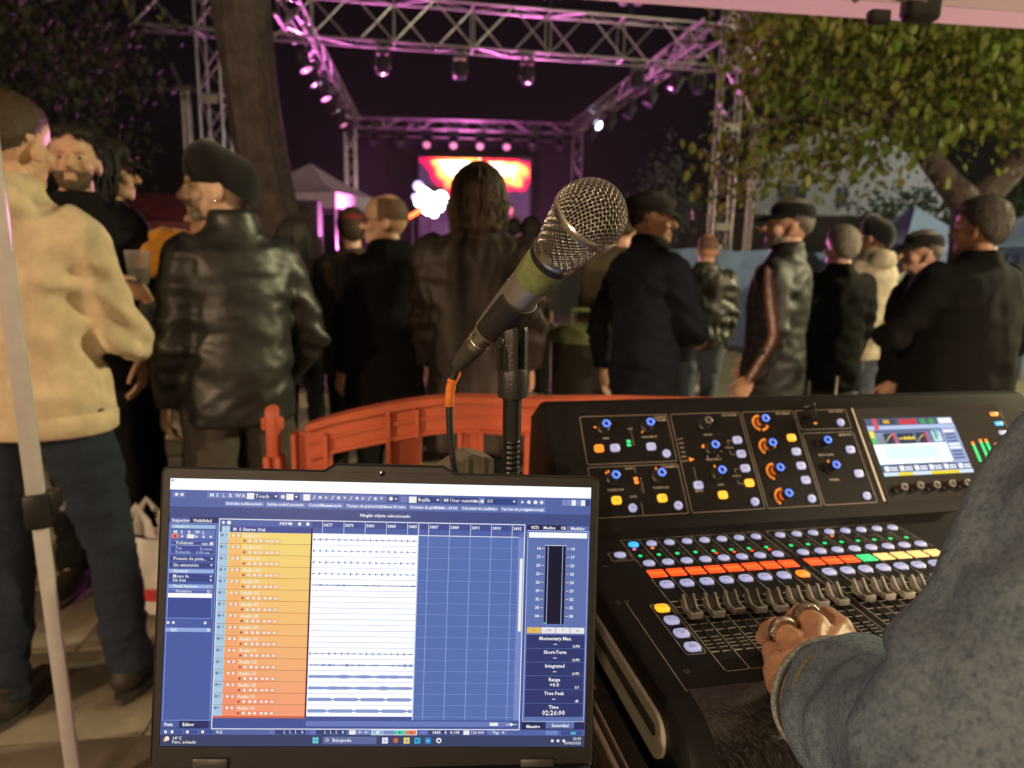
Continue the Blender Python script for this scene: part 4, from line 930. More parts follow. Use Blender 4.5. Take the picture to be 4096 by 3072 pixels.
# --- printed outlines and lettering
PR = MB(); DR = MB(); TXT = MB()
def pline(pts, w=.0005, plane=pn, mb=None, h=.0004, close=False):
    mb = mb if mb is not None else PR; pts = list(pts)+([pts[0]] if close else [])
    for (a, b) in zip(pts, pts[1:]):
        d = Vector((b[0]-a[0], b[1]-a[1])); L = d.length
        if L < 1e-7: continue
        q = Vector((-d.y, d.x))/L*w/2; e = d/L*w*.35
        mb.add([plane(a[0]-e.x+q.x, a[1]-e.y+q.y, h), plane(a[0]-e.x-q.x, a[1]-e.y-q.y, h), plane(b[0]+e.x-q.x, b[1]+e.y-q.y, h), plane(b[0]+e.x+q.x, b[1]+e.y+q.y, h)], [(0, 1, 2, 3)])
def ptext(x, y, s, t, plane=pn, mb=None, h=.0005, al='CENTER', b=.01):
    v, f = text_vf(t, s, al, b); (mb if mb is not None else TXT).add([plane(x+a, y+c, h) for a, c, _ in v], f)
T0, T1, T2, T3 = .1913, .1114, .1066, .0276
pline(rr(-.0387, T1, .1068, T0, .003, 3), close=True)
pline(rr(-.0387, T3, .1068, T2, .003, 3), close=True); pline([(.0352, T3), (.0352, .048)]); pline([(.0352, .095), (.0352, T2)])
pline(rr(.1128, T3, .2335, T0, .003, 3), close=True); pline(rr(.2380, T3, .3315, T0, .003, 3), close=True)
pline(rr(.3358, .1565, .4300, T0, .003, 3), close=True); pline(rr(.3358, T3, .4300, .1500, .003, 3), close=True)
pline(rr(.70, .165, .735, .18, .003, 3), close=True); pline(rr(.70, .1475, .735, .161, .003, 3), close=True)
pline([(.132, .078), (.132, .100)]); pline([(.209, .142), (.2, .142), (.2, .136)]); pline([(.2, .124), (.2, .118), (.209, .118)]); pline([(.209, .0938), (.2, .0938), (.2, .088)]); pline([(.2, .076), (.2, .0695), (.209, .0695)])
for (t, (x, y)) in [('CONFIG/', (.0937, .1862)), ('PREAMP', (.0947, .1812)), ('DYNAMICS', (.0925, .1023)), ('GATE', (.0255, .1023)), ('EQUALISER', (.215, .1868)), ('BUS SENDS', (.3125, .1866)), ('RECORDER', (.411, .1878)), ('MAIN BUS', (.4139, .1447))]: ptext(x, y, .0052, t)
for (t, (x, y)) in [('GAIN', (-.0023, .1531)), ('FREQUENCY', (.0699, .1532)), ('THRESHOLD', (-.0013, .0694)), ('THRESHOLD', (.0714, .0694)), ('GATE', (.0242, .0575)), ('WIDTH', (.1688, .1533)), ('FREQUENCY', (.169, .1113)), ('GAIN', (.1697, .0692)), ('MONO LEVEL', (.3667, .1109)), ('PAN/BAL', (.3673, .0682)), ('HIGH 2', (.2, .13)), ('LOW 2', (.2, .0822)), ('CLIP', (.0405, .168)), ('MODE', (.132, .061))]: ptext(x, y, .0046, t)
for i in range(6): ptext(.041, .163-i*.0043, .0032, ('-3', '-6', '-9', '-12', '-18', '-30')[i]); ptext(.0415, .0855-i*.0043, .0032, ('-4', '-6', '-10', '-18', '-30', '-60')[i])
for i, t in enumerate(('LCUT', 'LSHV', 'PEQ', 'VEQ', 'HSHV', 'HCUT')): ptext(.1205, .148-i*.0075, .0036, t)
for cx in (.1684,): 
    for a in (-60, -20, 20, 60, 240, 300): pline([(cx+.016*math.cos(R(a)), .13+.014*math.sin(R(a))), (cx+.0185*math.cos(R(a)), .13+.0165*math.sin(R(a)))], .0012)
TXT2 = MB(); ptext(.5756, .1837, .0098, '• MIDAS', pn, TXT2, b=.04)
TXT2.build('maker_lettering', M('lettering_dim', (.10, .095, .09), .5), con, smooth=False)
# screen bezel line, usb socket
MB().box((0, .08, .001), (.003, .164, .003)).build('silver_strip', sidem, con, PM(.4421, .0300), smooth=False)
MB().box((.145, .08, .0012), (.285, .166, .002)).build('screen_bezel', cgls, con, PM(.4440, .0280), smooth=False)
# --- deck outlines
P_, GP = .027, .0119
def sx(i): return i*P_+(GP if i > 7 else 0)
marks = [.11, .0971, .0842, .0719, .0586, .0452, .0322, .0255, .019, .0126, .0052]
mlab = ['10', '5', '', '5', '10', '20', '30', '40', '50', '70', 'oo']
for b0, b1 in ((0, 8), (8, 16)):
    xa, xb = sx(b0)-.0122, sx(b1-1)+.0148
    for i in range(b0, b1+1):
        x = (sx(b0)-.0122)+(i-b0)*P_
        pline([(x, .2815), (x, .199)], .0005, dk); pline([(x, .168), (x, -.0255)], .0005, dk)
    pline([(xa, .283), (xb, .283)], .0005, dk)
    for i in range(b0, b1):
        x = (sx(b0)-.0122)+(i-b0)*P_
        pline([(x, -.0255), (x+.0025, -.0285), (x+P_-.0025, -.0285), (x+P_, -.0255)], .0005, dk)
pline(rr(-.0395, .0045, -.0165, .107, .004, 3), .0005, dk, close=True); pline(rr(-.044, .222, -.0155, .2465, .003, 3), .0005, dk, close=True)
ptext(-.03, .2262, .003, 'CHANNEL', dk, b=0); pline([(-.0655, -.052), (-.0655, .12)], .0006, dk, DR)
for i in range(16):
    x = sx(i)
    for m_, lb_ in zip(marks, mlab):
        w = .0008 if m_ not in (.11, .0052) else .0013
        pline([(x-.0108, m_), (x-.0022, m_)], w, dk); pline([(x+.0016, m_), (x+.0066, m_)], w, dk)
        if lb_: ptext(x+.0094, m_, .0034, lb_, dk, b=.02)
    for q, t in enumerate(('CLIP', '-6', '-12', '-18', '-30', '-60')): ptext(x+.0065, .2465-q*.0052, .0036, t, dk, DR, b=.0)
    MB().box((0, 0, -.0006), (.0024, .119, .002)).build('fader_slot', dark, con, DM(x, .0585, .0009), smooth=False)
for o_ in (PR.build('panel_outlines', prn, con, smooth=False), TXT.build('panel_lettering', prn, con, smooth=False), DR.build('meter_lettering', prd, con, smooth=False)): o_['kind'] = 'stuff'
# --- buttons
def btn_mesh(w, d, h, r, mat, top=None):
    mb = MB(); a = rr(-w/2, -d/2, w/2, d/2, r, 4); b = rr(-w/2+.0012, -d/2+.0012, w/2-.0012, d/2-.0012, max(.0008, r-.001), 4); n = len(a)
    vs = [(x, y, 0) for x, y in a]+[(x, y, h-.001) for x, y in a]+[(x, y, h) for x, y in b]
    fs = [(i, (i+1) % n, n+(i+1) % n, n+i) for i in range(n)]+[(n+i, n+(i+1) % n, 2*n+(i+1) % n, 2*n+i) for i in range(n)]+[tuple(range(2*n, 3*n))]
    mb.add(vs, fs); return mb.mesh('button', mat, angle=50)
def em(name, c, s, base=(.5, .5, .5)): return M(name, base, .4, emit=(c, s))
e_white = em('lit_white', (.50, .54, .95), .62, (.3, .3, .35)); e_yel = em('lit_yellow', (1, .47, .012), 1.25, (.4, .3, .1)); e_org = em('lit_orange', (1, .25, .01), 1.2, (.4, .2, .1)); e_blue = em('lit_cyan', (.02, .45, 1), 1.3, (.1, .2, .4))
e_red = em('lit_red', (1, .07, .008), 1.5, (.4, .05, .02)); e_grn = em('lit_green', (.01, .75, .22), 1.1, (.05, .3, .1)); e_peach = em('lit_peach', (1, .62, .2), .95, (.5, .4, .2)); e_ring = em('lit_ring_blue', (.06, .22, 1), 1.5, (.1, .1, .3))
e_mag = em('lit_magenta', (1, .1, .5), 1.2)
rimm = M('button_rim', (.02, .02, .02), .3)
B = {k: {'sq': btn_mesh(.0150, .0125, .0040, .004, m_), 'ov': btn_mesh(.0158, .0130, .0042, .0062, m_), 'rd': btn_mesh(.0128, .0128, .0045, .0063, m_), 'sm': btn_mesh(.0165, .0075, .003, .002, m_), 'mt': btn_mesh(.0165, .0145, .0045, .005, m_), 'ly': btn_mesh(.0165, .0150, .0045, .005, m_)} for k, m_ in (('w', e_white), ('y', e_yel), ('o', e_org), ('b', e_blue))}
rim = {k: btn_mesh(w, d, .0016, r, rimm) for k, w, d, r in (('sq', .0165, .014, .0045), ('ov', .0174, .0146, .0066), ('rd', .0142, .0142, .007), ('sm', .018, .009, .0024), ('mt', .0182, .0162, .0055), ('ly', .0182, .0167, .0055))}
btx = M('button_print', (.10, .10, .12), .8)
def button(kind, c, Mx, text=None, ts=.0036):
    o = ob('button', B[c][kind], con, Mx); ob('rim', rim[kind], o)
    if text:
        mb = MB()
        for q, t in enumerate(text.split('\n')):
            v, f = text_vf(t, ts, 'CENTER', .02); k = len(text.split('\n')); mb.add([(a, y+(.5*(k-1)-q)*ts*1.05, .0047) for a, y, _ in v], f)
        mb.build('button_lettering', btx, o, smooth=False)
for q, (x, t) in enumerate([(-.0164, .1363), (.0095, .1363), (.0687, .1363), (-.0033, .0527), (.0691, .0524), (.2165, .142), (.217, .1181), (.2172, .0938), (.2176, .0695), (.132, .0699), (.1683, .0524), (.3131, .1425), (.3141, .1181), (.3148, .0938), (.3154, .0696), (.4126, .1178), (.4131, .0761)]):
    button('sq', 'o' if q == 0 else ('y' if q in (3, 4, 8, 10, 11) else 'w'), PM(x, t), ('48V', 'Ø', 'LC', 'GATE', 'COMP', 'HIGH', 'HI MID', 'LO MID', 'LOW', 'MODE', 'EQ', '1-4', '5-8', '9-12', '13-16', 'MONO', 'L/R')[q], .0028)
for (x, t) in [(.0915, .1237), (.0196, .0398), (.0921, .0397), (.2182, .0389), (.3159, .0388), (.4117, .1667), (.4135, .0384)]: button('rd', 'w', PM(x, t), 'VIEW', .0028)
button('sm', 'o', PM(.7168, .1725, .002)); button('sm', 'b', PM(.718, .1543, .002)); button('sm', 'w', PM(.718, .1372, .002))
for i in range(16):
    x = sx(i); cc = 'b' if i == 0 else 'w'
    button('rd', cc, DM(x, .2638) @ Matrix.Diagonal((1.12, 1.0, 1, 1)), 'SELECT', .0024); button('ov', 'w', DM(x, .2065), 'SOLO', .003)
    button('mt', 'o' if i == 7 else 'w', DM(x, .1478), 'MUTE', .0036)
    dm = e_red if i < 11 else (e_grn if i == 11 else e_peach)
    dp = MB().bbox((0, 0, .0006), (.0225, .0190, .0012), .0005, 1).build('strip_display', dm, con, DM(x+.0005, .1805))
    MB().box((0, -.0005, .0013), (.0225, .0008, .0004)).build('display_line', e_org if i < 11 else dm, dp)
    led = MB().box((0, 0, .0008), (.0045, .0042, .0012)).mesh('led', e_grn)
    ob('led', led, con, DM(x-.0022, .2318)); 
    if i in (4, 5, 6, 7): ob('led', MB().box((0, 0, .0008), (.004, .0026, .0012)).mesh('led', e_red), con, DM(x-.0015, .2245))
    if i in (0, 1, 11): ob('led', MB().box((0, 0, .0008), (.004, .003, .0012)).mesh('led', e_mag if i == 0 else e_org), con, DM(x-.003, .2525))
button('ov', 'w', DM(-.0302, .2355)); 
for (x, s_), t, c in zip([(-.0288, .0945), (-.0286, .0678), (-.0288, .0414), (-.0285, .0146)], ('INPUTS\n1-16', 'INPUTS\n17-32', 'AUX IN\nUSB', 'BUS\nMAST'), 'ywww'): button('ly', c, DM(x, s_), t, .0036)
# --- faders
capm = M('fader_metal', (.36, .335, .30), .34, .35, nz=(80, .15)); capk = M('fader_black', (.01, .01, .01), .4)
def cap_profile():
    pts = [(-.0135, .0035), (-.0135, .0105)]
    for k in range(9):
        t = k/8; pts.append((-.0085+t*.0195, .0112+.0098*(t**2.1)-.004*math.sin(math.pi*t)*(1-t)))
    pts += [(.0135, .0205), (.0125, .0035)]; return pts
cm = MB(); cp = cap_profile()
m_yz = Matrix(((0, 0, 1, 0), (1, 0, 0, 0), (0, 1, 0, 0), (0, 0, 0, 1)))
for s_ in (-1, 1): cm.prism(cp, -.0011, .0011, Matrix.Translation((s_*.0063, 0, 0)) @ m_yz)
cm.bbox((0, -.0122, .007), (.0148, .0035, .0074), .0008, 2)
cap_me = cm.mesh('fader_cap', capm, angle=35)
ci = MB(); cpi = [(y*.96, z-.0028 if z > .006 else z) for y, z in cp]; ci.prism(cpi, -.0054, .0054, m_yz); ci.lathe([(.0032, .0085), (.0032, .0098), (.002, .010)], 12, Matrix.Translation((0, -.0065, 0)))
cin_me = ci.mesh('finger_scoop', capk, angle=35); stem_me = MB().box((0, 0, .001), (.0018, .006, .009)).mesh('stem', capk)
fs_ = [.0775, .0765, .0795, .078, .0762, .077, .0778, .0782, .082, .0815, .081, .08, .079, .08, .081, .08]
for i in range(16):
    f_ = ob('fader_cap', cap_me, con, DM(sx(i)+.0002, fs_[i])); ob('finger_scoop', cin_me, f_); ob('stem', stem_me, f_)
# --- rotary knobs
knb = M('knob_dark', (.028, .026, .026), .35); knr = M('knob_grey_ring', (.22, .21, .2), .35)
kb_me = MB().lathe([(.0098, 0), (.0098, .002), (.0076, .0035), (.0072, .017), (.0066, .0188), (.003, .0188)], 22).mesh('knob', knb, angle=35)
def ring_me(m_): return MB().tube([(.0050*math.cos(2*math.pi*i/24), .0050*math.sin(2*math.pi*i/24), .0192) for i in range(24)], .0014, 6, closed=True).mesh('knob_ring', m_)
kr_b, kr_g = ring_me(e_ring), ring_me(knr)
pt_me = MB().box((.0068, -.0005, .0185), (.0022, .0014, .0012)).mesh('pointer', sidem)
ec_me = MB().lathe([(.0085, 0), (.0085, .003), (.0072, .004), (.0070, .015), (.006, .016), (.003, .0155)], 20).mesh('knob', knb, angle=35)
kled = MB().box((0, 0, .0006), (.0036, .0018, .0011)).mesh('led', e_org)
KN = [(-.0036, .1705), (.0686, .1711), (.1667, .171), (.1678, .1293), (.1684, .0872), (-.0031, .0871), (.0697, .0874), (.2664, .1714), (.2665, .1291), (.267, .0869), (.2688, .0449), (.3648, .1299), (.3653, .087)]
ARCS = {0: [170], 1: [225], 3: [150, 165], 4: [95], 5: [130, 110], 6: [90], 7: list(range(95, 260, 17))+list(range(278, 330, 17)), 8: list(range(95, 245, 17))+[355], 9: list(range(95, 250, 17)), 10: list(range(95, 245, 17)), 12: [85]}
for q, (x, t) in enumerate(KN):
    k_ = ob('knob', kb_me, con, PM(x, t)); ob('knob_ring', kr_g if q == 2 else kr_b, k_); ob('pointer', pt_me, k_)
    for a in ARCS.get(q, []): ob('led', kled, con, PM(x+.0128*math.cos(R(a)), t+.0128*math.sin(R(a))) @ Matrix.Rotation(R(a), 4, 'Z'))
    if q in (7, 8, 9, 10): MB().add([(.0085*math.cos(R(a)), .0085*math.sin(R(a)), z) for z in (.001, .010) for a in range(95, 250, 12)], [(i, i+1, 14+i, 13+i) for i in range(12)]).build('glow_sleeve', em('sleeve_glow', (1, .16, .008), .5, (.2, .05, .02)), k_, Matrix.Diagonal((.96, .96, 1, 1)))
for (x, t) in [(.474, .0454), (.5036, .0463), (.5339, .0459), (.5635, .0468), (.593, .0468), (.6225, .0468)]:
    k_ = ob('knob', ec_me, con, PM(x, t, .002)); ob('knob_ring', kr_g, k_, Matrix.Translation((0, 0, -.0032)))
for (x, t) in [(.0338, .1469), (.0335, .1408)]: ob('led', MB().box((0, 0, .0008), (.0062, .0042, .0011)).mesh('led', e_grn), con, PM(x, t))
for (x, t) in [(.0338, .0855), (.0339, .0797)]: ob('led', MB().box((0, 0, .0008), (.0062, .0042, .0011)).mesh('led', e_org), con, PM(x, t))
MB().prism([(-.004, .003), (.004, 0), (-.004, -.003)], 0, .0012).build('led', e_org, con, PM(.132, .1128)); ob('led', kled, con, PM(.3658, .1672) @ Matrix.Diagonal((1.3, 1.6, 1, 1)))
for (x, t0, t1) in ((.6489, .0876, .1259), (.666, .0834, .1285), (.6775, .0834, .1291), (.694, .0834, .12)):
    k = int((t1-t0)/.0028)
    for i in range(k): ob('led', MB().box((0, 0, .0006), (.0052, .0021, .001)).mesh('led', e_grn if i < k-2 else e_org), con, PM(x, t0+i*.0028, .0024))
# screws
scm = M('screw_head', (.08, .078, .075), .35, .6)
for (x, s_) in ((-.075, .118), (-.0635, .118), (-.052, -.022), (-.06, .21)):
    q_ = MB().lathe([(.0034, 0), (.0034, .0006), (.0014, .0008)], 14).build('screw', scm, con, DM(x, s_)); MB().box((0, 0, .0009), (.0022, .0022, .0004)).build('screw_socket', dark, q_, smooth=False)
# console screen picture
CS = MB(); cw, chh = .1707, .1024
def C(x0, y0, x1, y1, c, z=1): CS.rect(x0*cw, chh-y1*chh, x1*cw, chh-y0*chh, .0022+z*.00006, lin(c) if isinstance(c, str) else c)
C(0, 0, 1, 1, 'c4d8f4', 0); C(0, 0, 1, .13, '4a5878', 1); C(.08, 0, .13, .2, 'd05060', 2); C(.16, .02, .34, .10, '303a50', 2); C(.2, .03, .27, .09, 'd8a030', 3); C(.38, .02, .58, .12, 'c03848', 2); C(.62, .03, .68, .11, '40a050', 3); C(.72, .03, .78, .11, '40a050', 3); C(.83, .02, .99, .12, 'eaf0ff', 2)
C(0, .13, 1, .2, 'aebfe4', 1); C(.06, .2, .82, .26, '5a6a90', 2); C(.14, .26, .8, .46, '6a7898', 1); C(.15, .27, .27, .46, '28304a', 2); C(.3, .27, .49, .46, '28304a', 2); C(.51, .27, .62, .46, '28304a', 2); C(.25, .25, .275, .46, 'c84860', 3); C(.615, .25, .64, .46, 'c84860', 3)
for i in range(14): C(.155+i*.0065, .44-.16*(i/14)**.5, .163+i*.0065, .455-.16*(i/14)**.5, 'e8d060', 4); C(.515+i*.006, .44-.14*(i/14)**.5, .522+i*.006, .455-.14*(i/14)**.5, 'e8d060', 4)
for i in range(24): a = math.sin(i*.5)*.03*(1 if i > 7 else .3); C(.305+i*.0075, .36-abs(a), .3125+i*.0075, .375+abs(a)*.6, 'e8c840', 4)
C(0, .46, .82, .8, (1.0, 1.2, 1.25, 1), 1); C(.1, .5, .7, .72, 'd8f4f0', 2); C(.7, .22, .8, .44, 'c8e0f0', 2); C(.72, .23, .745, .4, '60a050', 3); C(.75, .23, .77, .36, '58a8d8', 3); C(0, .22, .05, .34, 'f0e060', 2); C(0, .34, .05, .44, '50c860', 2)
C(.82, .2, 1, .82, '9aaad0', 2)
for i in range(9): C(.84, .24+i*.06, .97, .28+i*.06, 'eef2ff' if i in (0, 4, 5) else '5a6a98', 3)
C(0, .82, 1, .94, '48587e', 2)
for i in range(6): dx_ = .03+i*.165; C(dx_, .835, dx_+.05, .92, 'f0f4ff', 3); C(dx_+.06, .85, dx_+.14, .875, 'f0f4ff', 3); C(dx_+.06, .89, dx_+.14, .915, 'f0f4ff', 3)
C(0, .94, 1, 1, 'cfe4f8', 2); C(.16, .945, .32, 1, 'e8d020', 3); C(.52, .945, .84, 1, 'e8d020', 3)
CS.build('screen', screen_mat('console_screen', 1.15), con, PM(.4577, .0688), smooth=False)

# usb stick plugged into the desk
us = thing('usb_stick', 'small dark usb stick standing out of the top of the desk', 'usb stick', CO+Matrix.Rotation(cth, 3, 'Z') @ pn(.362, .181), cth)
um = RP @ Matrix.Rotation(R(-34), 4, 'Y')
MB().bbox((0, 0, .022), (.018, .008, .042), .003, 2).build('body', M('usb_brown', (.10, .085, .06), .4), us, um)
MB().bbox((0, 0, -.004), (.012, .0045, .012), .0006, 1).build('plug', sidem, us, um)
MB().bbox((0, 0, .047), (.019, .009, .014), .004, 2).build('cap', blackp, us, um)

# equipment case under the desk: side rails, foam, latch
cs = thing('flight_case', 'aluminium edged equipment case the mixing desk sits in', 'case', CO, cth)
foam = M('foam_felt', (.035, .028, .020), .95, nz=(200, .5), bump=(500, .6, .002))
caseb = M('case_black', (.015, .014, .014), .5, nz=(20, .3)); rail = M('case_rail', (.60, .54, .43), .33, .45, nz=(30, .2))
MB().bbox((.36, .17, -.105), (.94, .70, .025), .003, 1).build('tray', caseb, cs)
MB().bbox((-.113, .12, -.082), (.022, .62, .02), .003, 1).build('foam_edge', foam, cs)
MB().bbox((-.1365, .12, -.092), (.007, .66, .05), .002, 1).build('rail', rail, cs); MB().bbox((-.127, .12, -.0715), (.003, .66, .012), .001, 1).build('rail', rail, cs)
for k in range(4): MB().box((-.1405, .12, -.075-k*.011), (.0012, .66, .0012)).build('rail_groove', M('groove_brown', (.18, .15, .1), .5, .5), cs, smooth=False)
MB().bbox((-.1355, .12, -.135), (.006, .66, .026), .002, 1).build('side_panel', caseb, cs)
MB().bbox((-.1365, .12, -.168), (.008, .66, .034), .002, 1).build('rail', rail, cs)
MB().bbox((-.133, .12, -.30), (.004, .66, .24), .001, 1).build('side_panel', caseb, cs)
lt_ = MB().bbox((-.146, .062, -.098), (.004, .05, .095), .0018, 2).build('latch', M('latch_steel', (.5, .46, .38), .3, .9, nz=(40, .25)), cs)
lt_me = lt_.data.materials[0]
MB().bbox((-.136, .066, -.052), (.022, .055, .004), .0015, 2).build('latch_plate', lt_me, lt_)
MB().tube([(-.149, .045, -.083), (-.154, .05, -.08), (-.154, .068, -.08), (-.149, .073, -.083)], .0022, 8).build('latch_ring', lt_me, lt_)
for (y, z) in ((.046, -.13), (.078, -.13), (.046, -.112), (.078, -.108)): MB().ell((-.1485, y, z), (.002, .004, .004)).build('rivet', lt_me, lt_)

# ------------------------------------------------------------------ microphone, clip, stand, cable
HEAD, TAIL = Vector((.0515, .5155, 1.4450)), Vector((-.0475, .640, 1.3205))
mz = (HEAD-TAIL).normalized()
mic = thing('microphone', 'silver handheld microphone with wire mesh head and a band of green tape', 'microphone', HEAD)
xx = Vector((0, 0, 1)).cross(mz).normalized(); yy = mz.cross(xx); MM = basis(Vector((0, 0, 0)), xx, yy, mz)
steel = M('mesh_steel', (.46, .45, .43), .3, 1.0, nz=(60, .2)); satin = M('mic_satin', (.40, .385, .35), .36, .75, nz=(40, .18), bump=(600, .05, .0004)); silver = M('ring_silver', (.62, .58, .50), .25, .95, nz=(50, .25))
RB = .0262
wm = MB(); pt = .0029; NW = 15
def dome(u, v, off):
    rho = math.hypot(u, v)+1e-9; th_ = rho/RB; r_ = RB+off
    return (r_*math.sin(th_)*u/rho, r_*math.sin(th_)*v/rho, r_*math.cos(th_)*1.06)
for fam in (0, 1):
    for i in range(-NW, NW+1):
        c = (i+.5*0)*pt; lim2 = (RB*1.53)**2-c*c
        if lim2 <= 0: continue
        lim = math.sqrt(lim2); k = max(4, int(2*lim/(pt/3))); pts_ = []
        for q in range(k+1):
            t = -lim+2*lim*q/k; off = .00055*math.cos(math.pi*t/pt+math.pi*(i+fam))
            pts_.append(dome(c, t, off) if fam == 0 else dome(t, c, off))
        wm.tube(pts_, .00046, 5, cap=False)
def lowr(z): t = -z/.037; return RB-.0002-(RB-.0186)*(t**1.35)
NL = 38; LZ = .037
for fam in (-1, 1):
    for i in range(NL):
        pts_ = []
        for q in range(37):
            z = -.001-LZ*q/36; a = 2*math.pi*i/NL+fam*q/36*1.6; r_ = lowr(z)+.0005*math.cos(math.pi*(q/36*1.6*NL/math.pi)+math.pi*(i if fam > 0 else i+1))
            pts_.append((r_*math.cos(a), r_*math.sin(a), z))
        wm.tube(pts_, .00046, 5, cap=False)
grille = wm.build('grille', steel, mic, MM, angle=80)
MB().ell((0, 0, .0015), (.0238, .0238, .0255)).build('foam_ball', M('grille_foam', (.012, .010, .009), .95), grille)
MB().lathe([(.0232, .002), (.0222, -.012), (.0195, -.025), (.0165, -.037)], 24).build('foam_skirt', MATS['grille_foam'], grille)
MB().lathe([(RB-.0006, -.0032), (RB+.0011, -.0030), (RB+.0015, -.0012), (RB+.0010, .0006), (RB+.0009, .0010), (RB+.0013, .0018), (RB+.0004, .0030), (RB-.0010, .0032)], 48).build('ring', silver, mic, MM, angle=30)
MB().lathe([(.0176, -.0352), (.0186, -.036), (.0188, -.0385), (.0186, -.0425), (.0181, -.0438)], 40).build('collar', silver, mic, MM, angle=35)
bb = MB().lathe([(.0180, -.0436), (.0180, -.0492), (.0176, -.0494)], 40).build('label_band', M('band_black', (.015, .013, .015), .4), mic, MM, angle=35)
vt, ft = text_vf('BeTA 58A', .0030, 'CENTER', .0)
a0 = math.radians(-62); lt2 = MB().add([(.01815*math.cos(a0+x/.0181), .01815*math.sin(a0+x/.0181), -.0464+y) for x, y, _ in vt], ft).build('label_lettering', M('label_white', (.6, .6, .62), .5), bb, smooth=False)
MB().lathe([(.0178, -.049), (.0176, -.055), (.0171, -.064), (.0165, -.0725), (.0161, -.0735)], 40).build('green_tape', M('tape_green', (.17, .215, .085), .8, nz=(45, .45, (.08, .085, .03)), bump=(400, .4, .0005)), mic, MM, angle=35)
MB().lathe([(.0170, -.050), (.0164, -.068), (.0155, -.081), (.0150, -.100), (.0138, -.128), (.0124, -.148), (.0118, -.150)], 40).build('handle', satin, mic, MM, angle=35)
# plug on the cable end
cab = thing('microphone_cable', 'black cable with an orange tape flag hanging from the microphone plug', 'cable', TAIL)
PB = MM.copy(); PB.translation = HEAD-TAIL
MB().lathe([(.0103, -.146), (.0103, -.160), (.0098, -.1605), (.0098, -.1625), (.0102, -.163), (.0102, -.170), (.0096, -.1705)], 30).build('plug_shell', silver, cab, PB, angle=35)
MB().lathe([(.0098, -.170), (.0102, -.1715), (.0095, -.173), (.0100, -.175), (.0092, -.177), (.0092, -.182), (.0072, -.203), (.0068, -.206), (.004, -.208)], 26).build('plug_boot', M('boot_rubber', (.045, .042, .036), .6, nz=(50, .2)), cab, PB, angle=40)
E_ = HEAD-mz*.206
cpts = [E_, E_+Vector((-.004, .003, -.010)), E_+Vector((-.0075, .004, -.024)), E_+Vector((-.0085, .004, -.044)), E_+Vector((-.007, .005, -.075)), E_+Vector((-.002, .007, -.11)), E_+Vector((.004, .010, -.16)), E_+Vector((.01, .02, -.25)), E_+Vector((.02, .05, -.40))]
def smooth_path(p, k=6):
    q = []
    for i in range(len(p)-1):
        a, b, c, d = p[max(0, i-1)], p[i], p[i+1], p[min(len(p)-1, i+2)]
        for j in range(k):
            t = j/k; q.append(.5*((2*b)+(c-a)*t+(2*a-5*b+4*c-d)*t*t+(3*b-a-3*c+d)*t**3))
    return q+[p[-1]]
cp2 = smooth_path(cpts); MB().tube([p-TAIL for p in cp2], .0033, 10).build('cable', M('cable_rubber', (.02, .02, .022), .5), cab)
tp_i = [p for p in cp2 if E_.z-.042 < p.z < E_.z-.014]
tape = M('tape_orange', (.62, .16, .02), .6, nz=(60, .5), bump=(300, .5, .0006))
MB().tube([p-TAIL for p in tp_i], [.0045+.0003*math.sin(i*2.1) for i in range(len(tp_i))], 10).build('orange_tape', tape, cab)
MB().add([tp_i[0]-TAIL+Vector(v) for v in ((.004, 0, -.003), (.0075, -.001, .004), (.0085, 0, .014), (.0055, .001, .013), (.003, 0, .002))], [(0, 1, 2, 3, 4)]).build('tape_tail', tape, cab, smooth=False)
# stand with clip
STP = Vector((.0005, .592, 0))
stn = thing('microphone_stand', 'black microphone stand with clip and flexible neck behind the laptop', 'microphone stand', STP)
adm = M('adapter_black', (.02, .018, .017), .38, nz=(50, .3), bump=(420, .5, .0008))
MB().tube([(0, 0, 1.30), (0, 0, 1.262)], .0080, 16).build('tube', cgls, stn)
for k in range(2):
    MB().lathe([(.0080, 1.2995), (.0085, 1.299), (.0085, 1.297), (.008, 1.2965)], 18).build('collar', blackm, stn) if k == 0 else None
gn = MB(); z = 1.262; prf = []
for k in range(38): prf += [(.0066, z), (.0076, z-.0012), (.0076, z-.0032), (.0066, z-.0044)]; z -= .0046
gn.lathe(prf, 16).build('flexible_neck', blackm, stn, angle=50)
MB().tube([(0, 0, z), (0, 0, .03)], .011, 14).build('pole', blackm, stn)
MB().lathe([(.14, 0), (.14, .012), (.12, .02), (.02, .03), (.02, .06)], 30).build('base', blackm, stn)
pv = Vector((-.80, -.60, 0)); pw = Vector((-.60, .80, 0)) # pivot axis and slot direction
PIV = Vector((-.0005, 0, 1.347))
ad = MB().lathe([(.0125, 1.2995), (.0128, 1.301), (.0128, 1.322), (.0120, 1.3245), (.006, 1.325)], 26)
ad.build('adapter', adm, stn, angle=40)
chk = []
for i in range(13): a = math.pi*i/12; chk.append((.0112*math.cos(a), .0335+.0112*math.sin(a)*.9))
chk = [(.0118, 0)]+chk+[(-.0118, 0)]
for s_ in (-1, 1):
    ck = MB(); dl = [.0034, .006, .0085, .0105, .0118, .0123]; nk = len(chk); vs = []
    for d_ in dl:
        hw = math.sqrt(.0127**2-d_*d_)/.0122; hh = 1-.10*max(0, (d_-.006)/.0063)**2
        vs += [Vector((0, 0, 1.3215))+pw*(x_*hw)+Vector((0, 0, 1))*(z_*hh)+pv*(s_*d_) for x_, z_ in chk]
    fs = [(a_*nk+i_, a_*nk+(i_+1) % nk, (a_+1)*nk+(i_+1) % nk, (a_+1)*nk+i_) for a_ in range(len(dl)-1) for i_ in range(nk)]+[tuple(range(nk)), tuple((len(dl)-1)*nk+i_ for i_ in range(nk))]
    ck.add(vs, fs).build('adapter_cheek', adm, stn, angle=45)
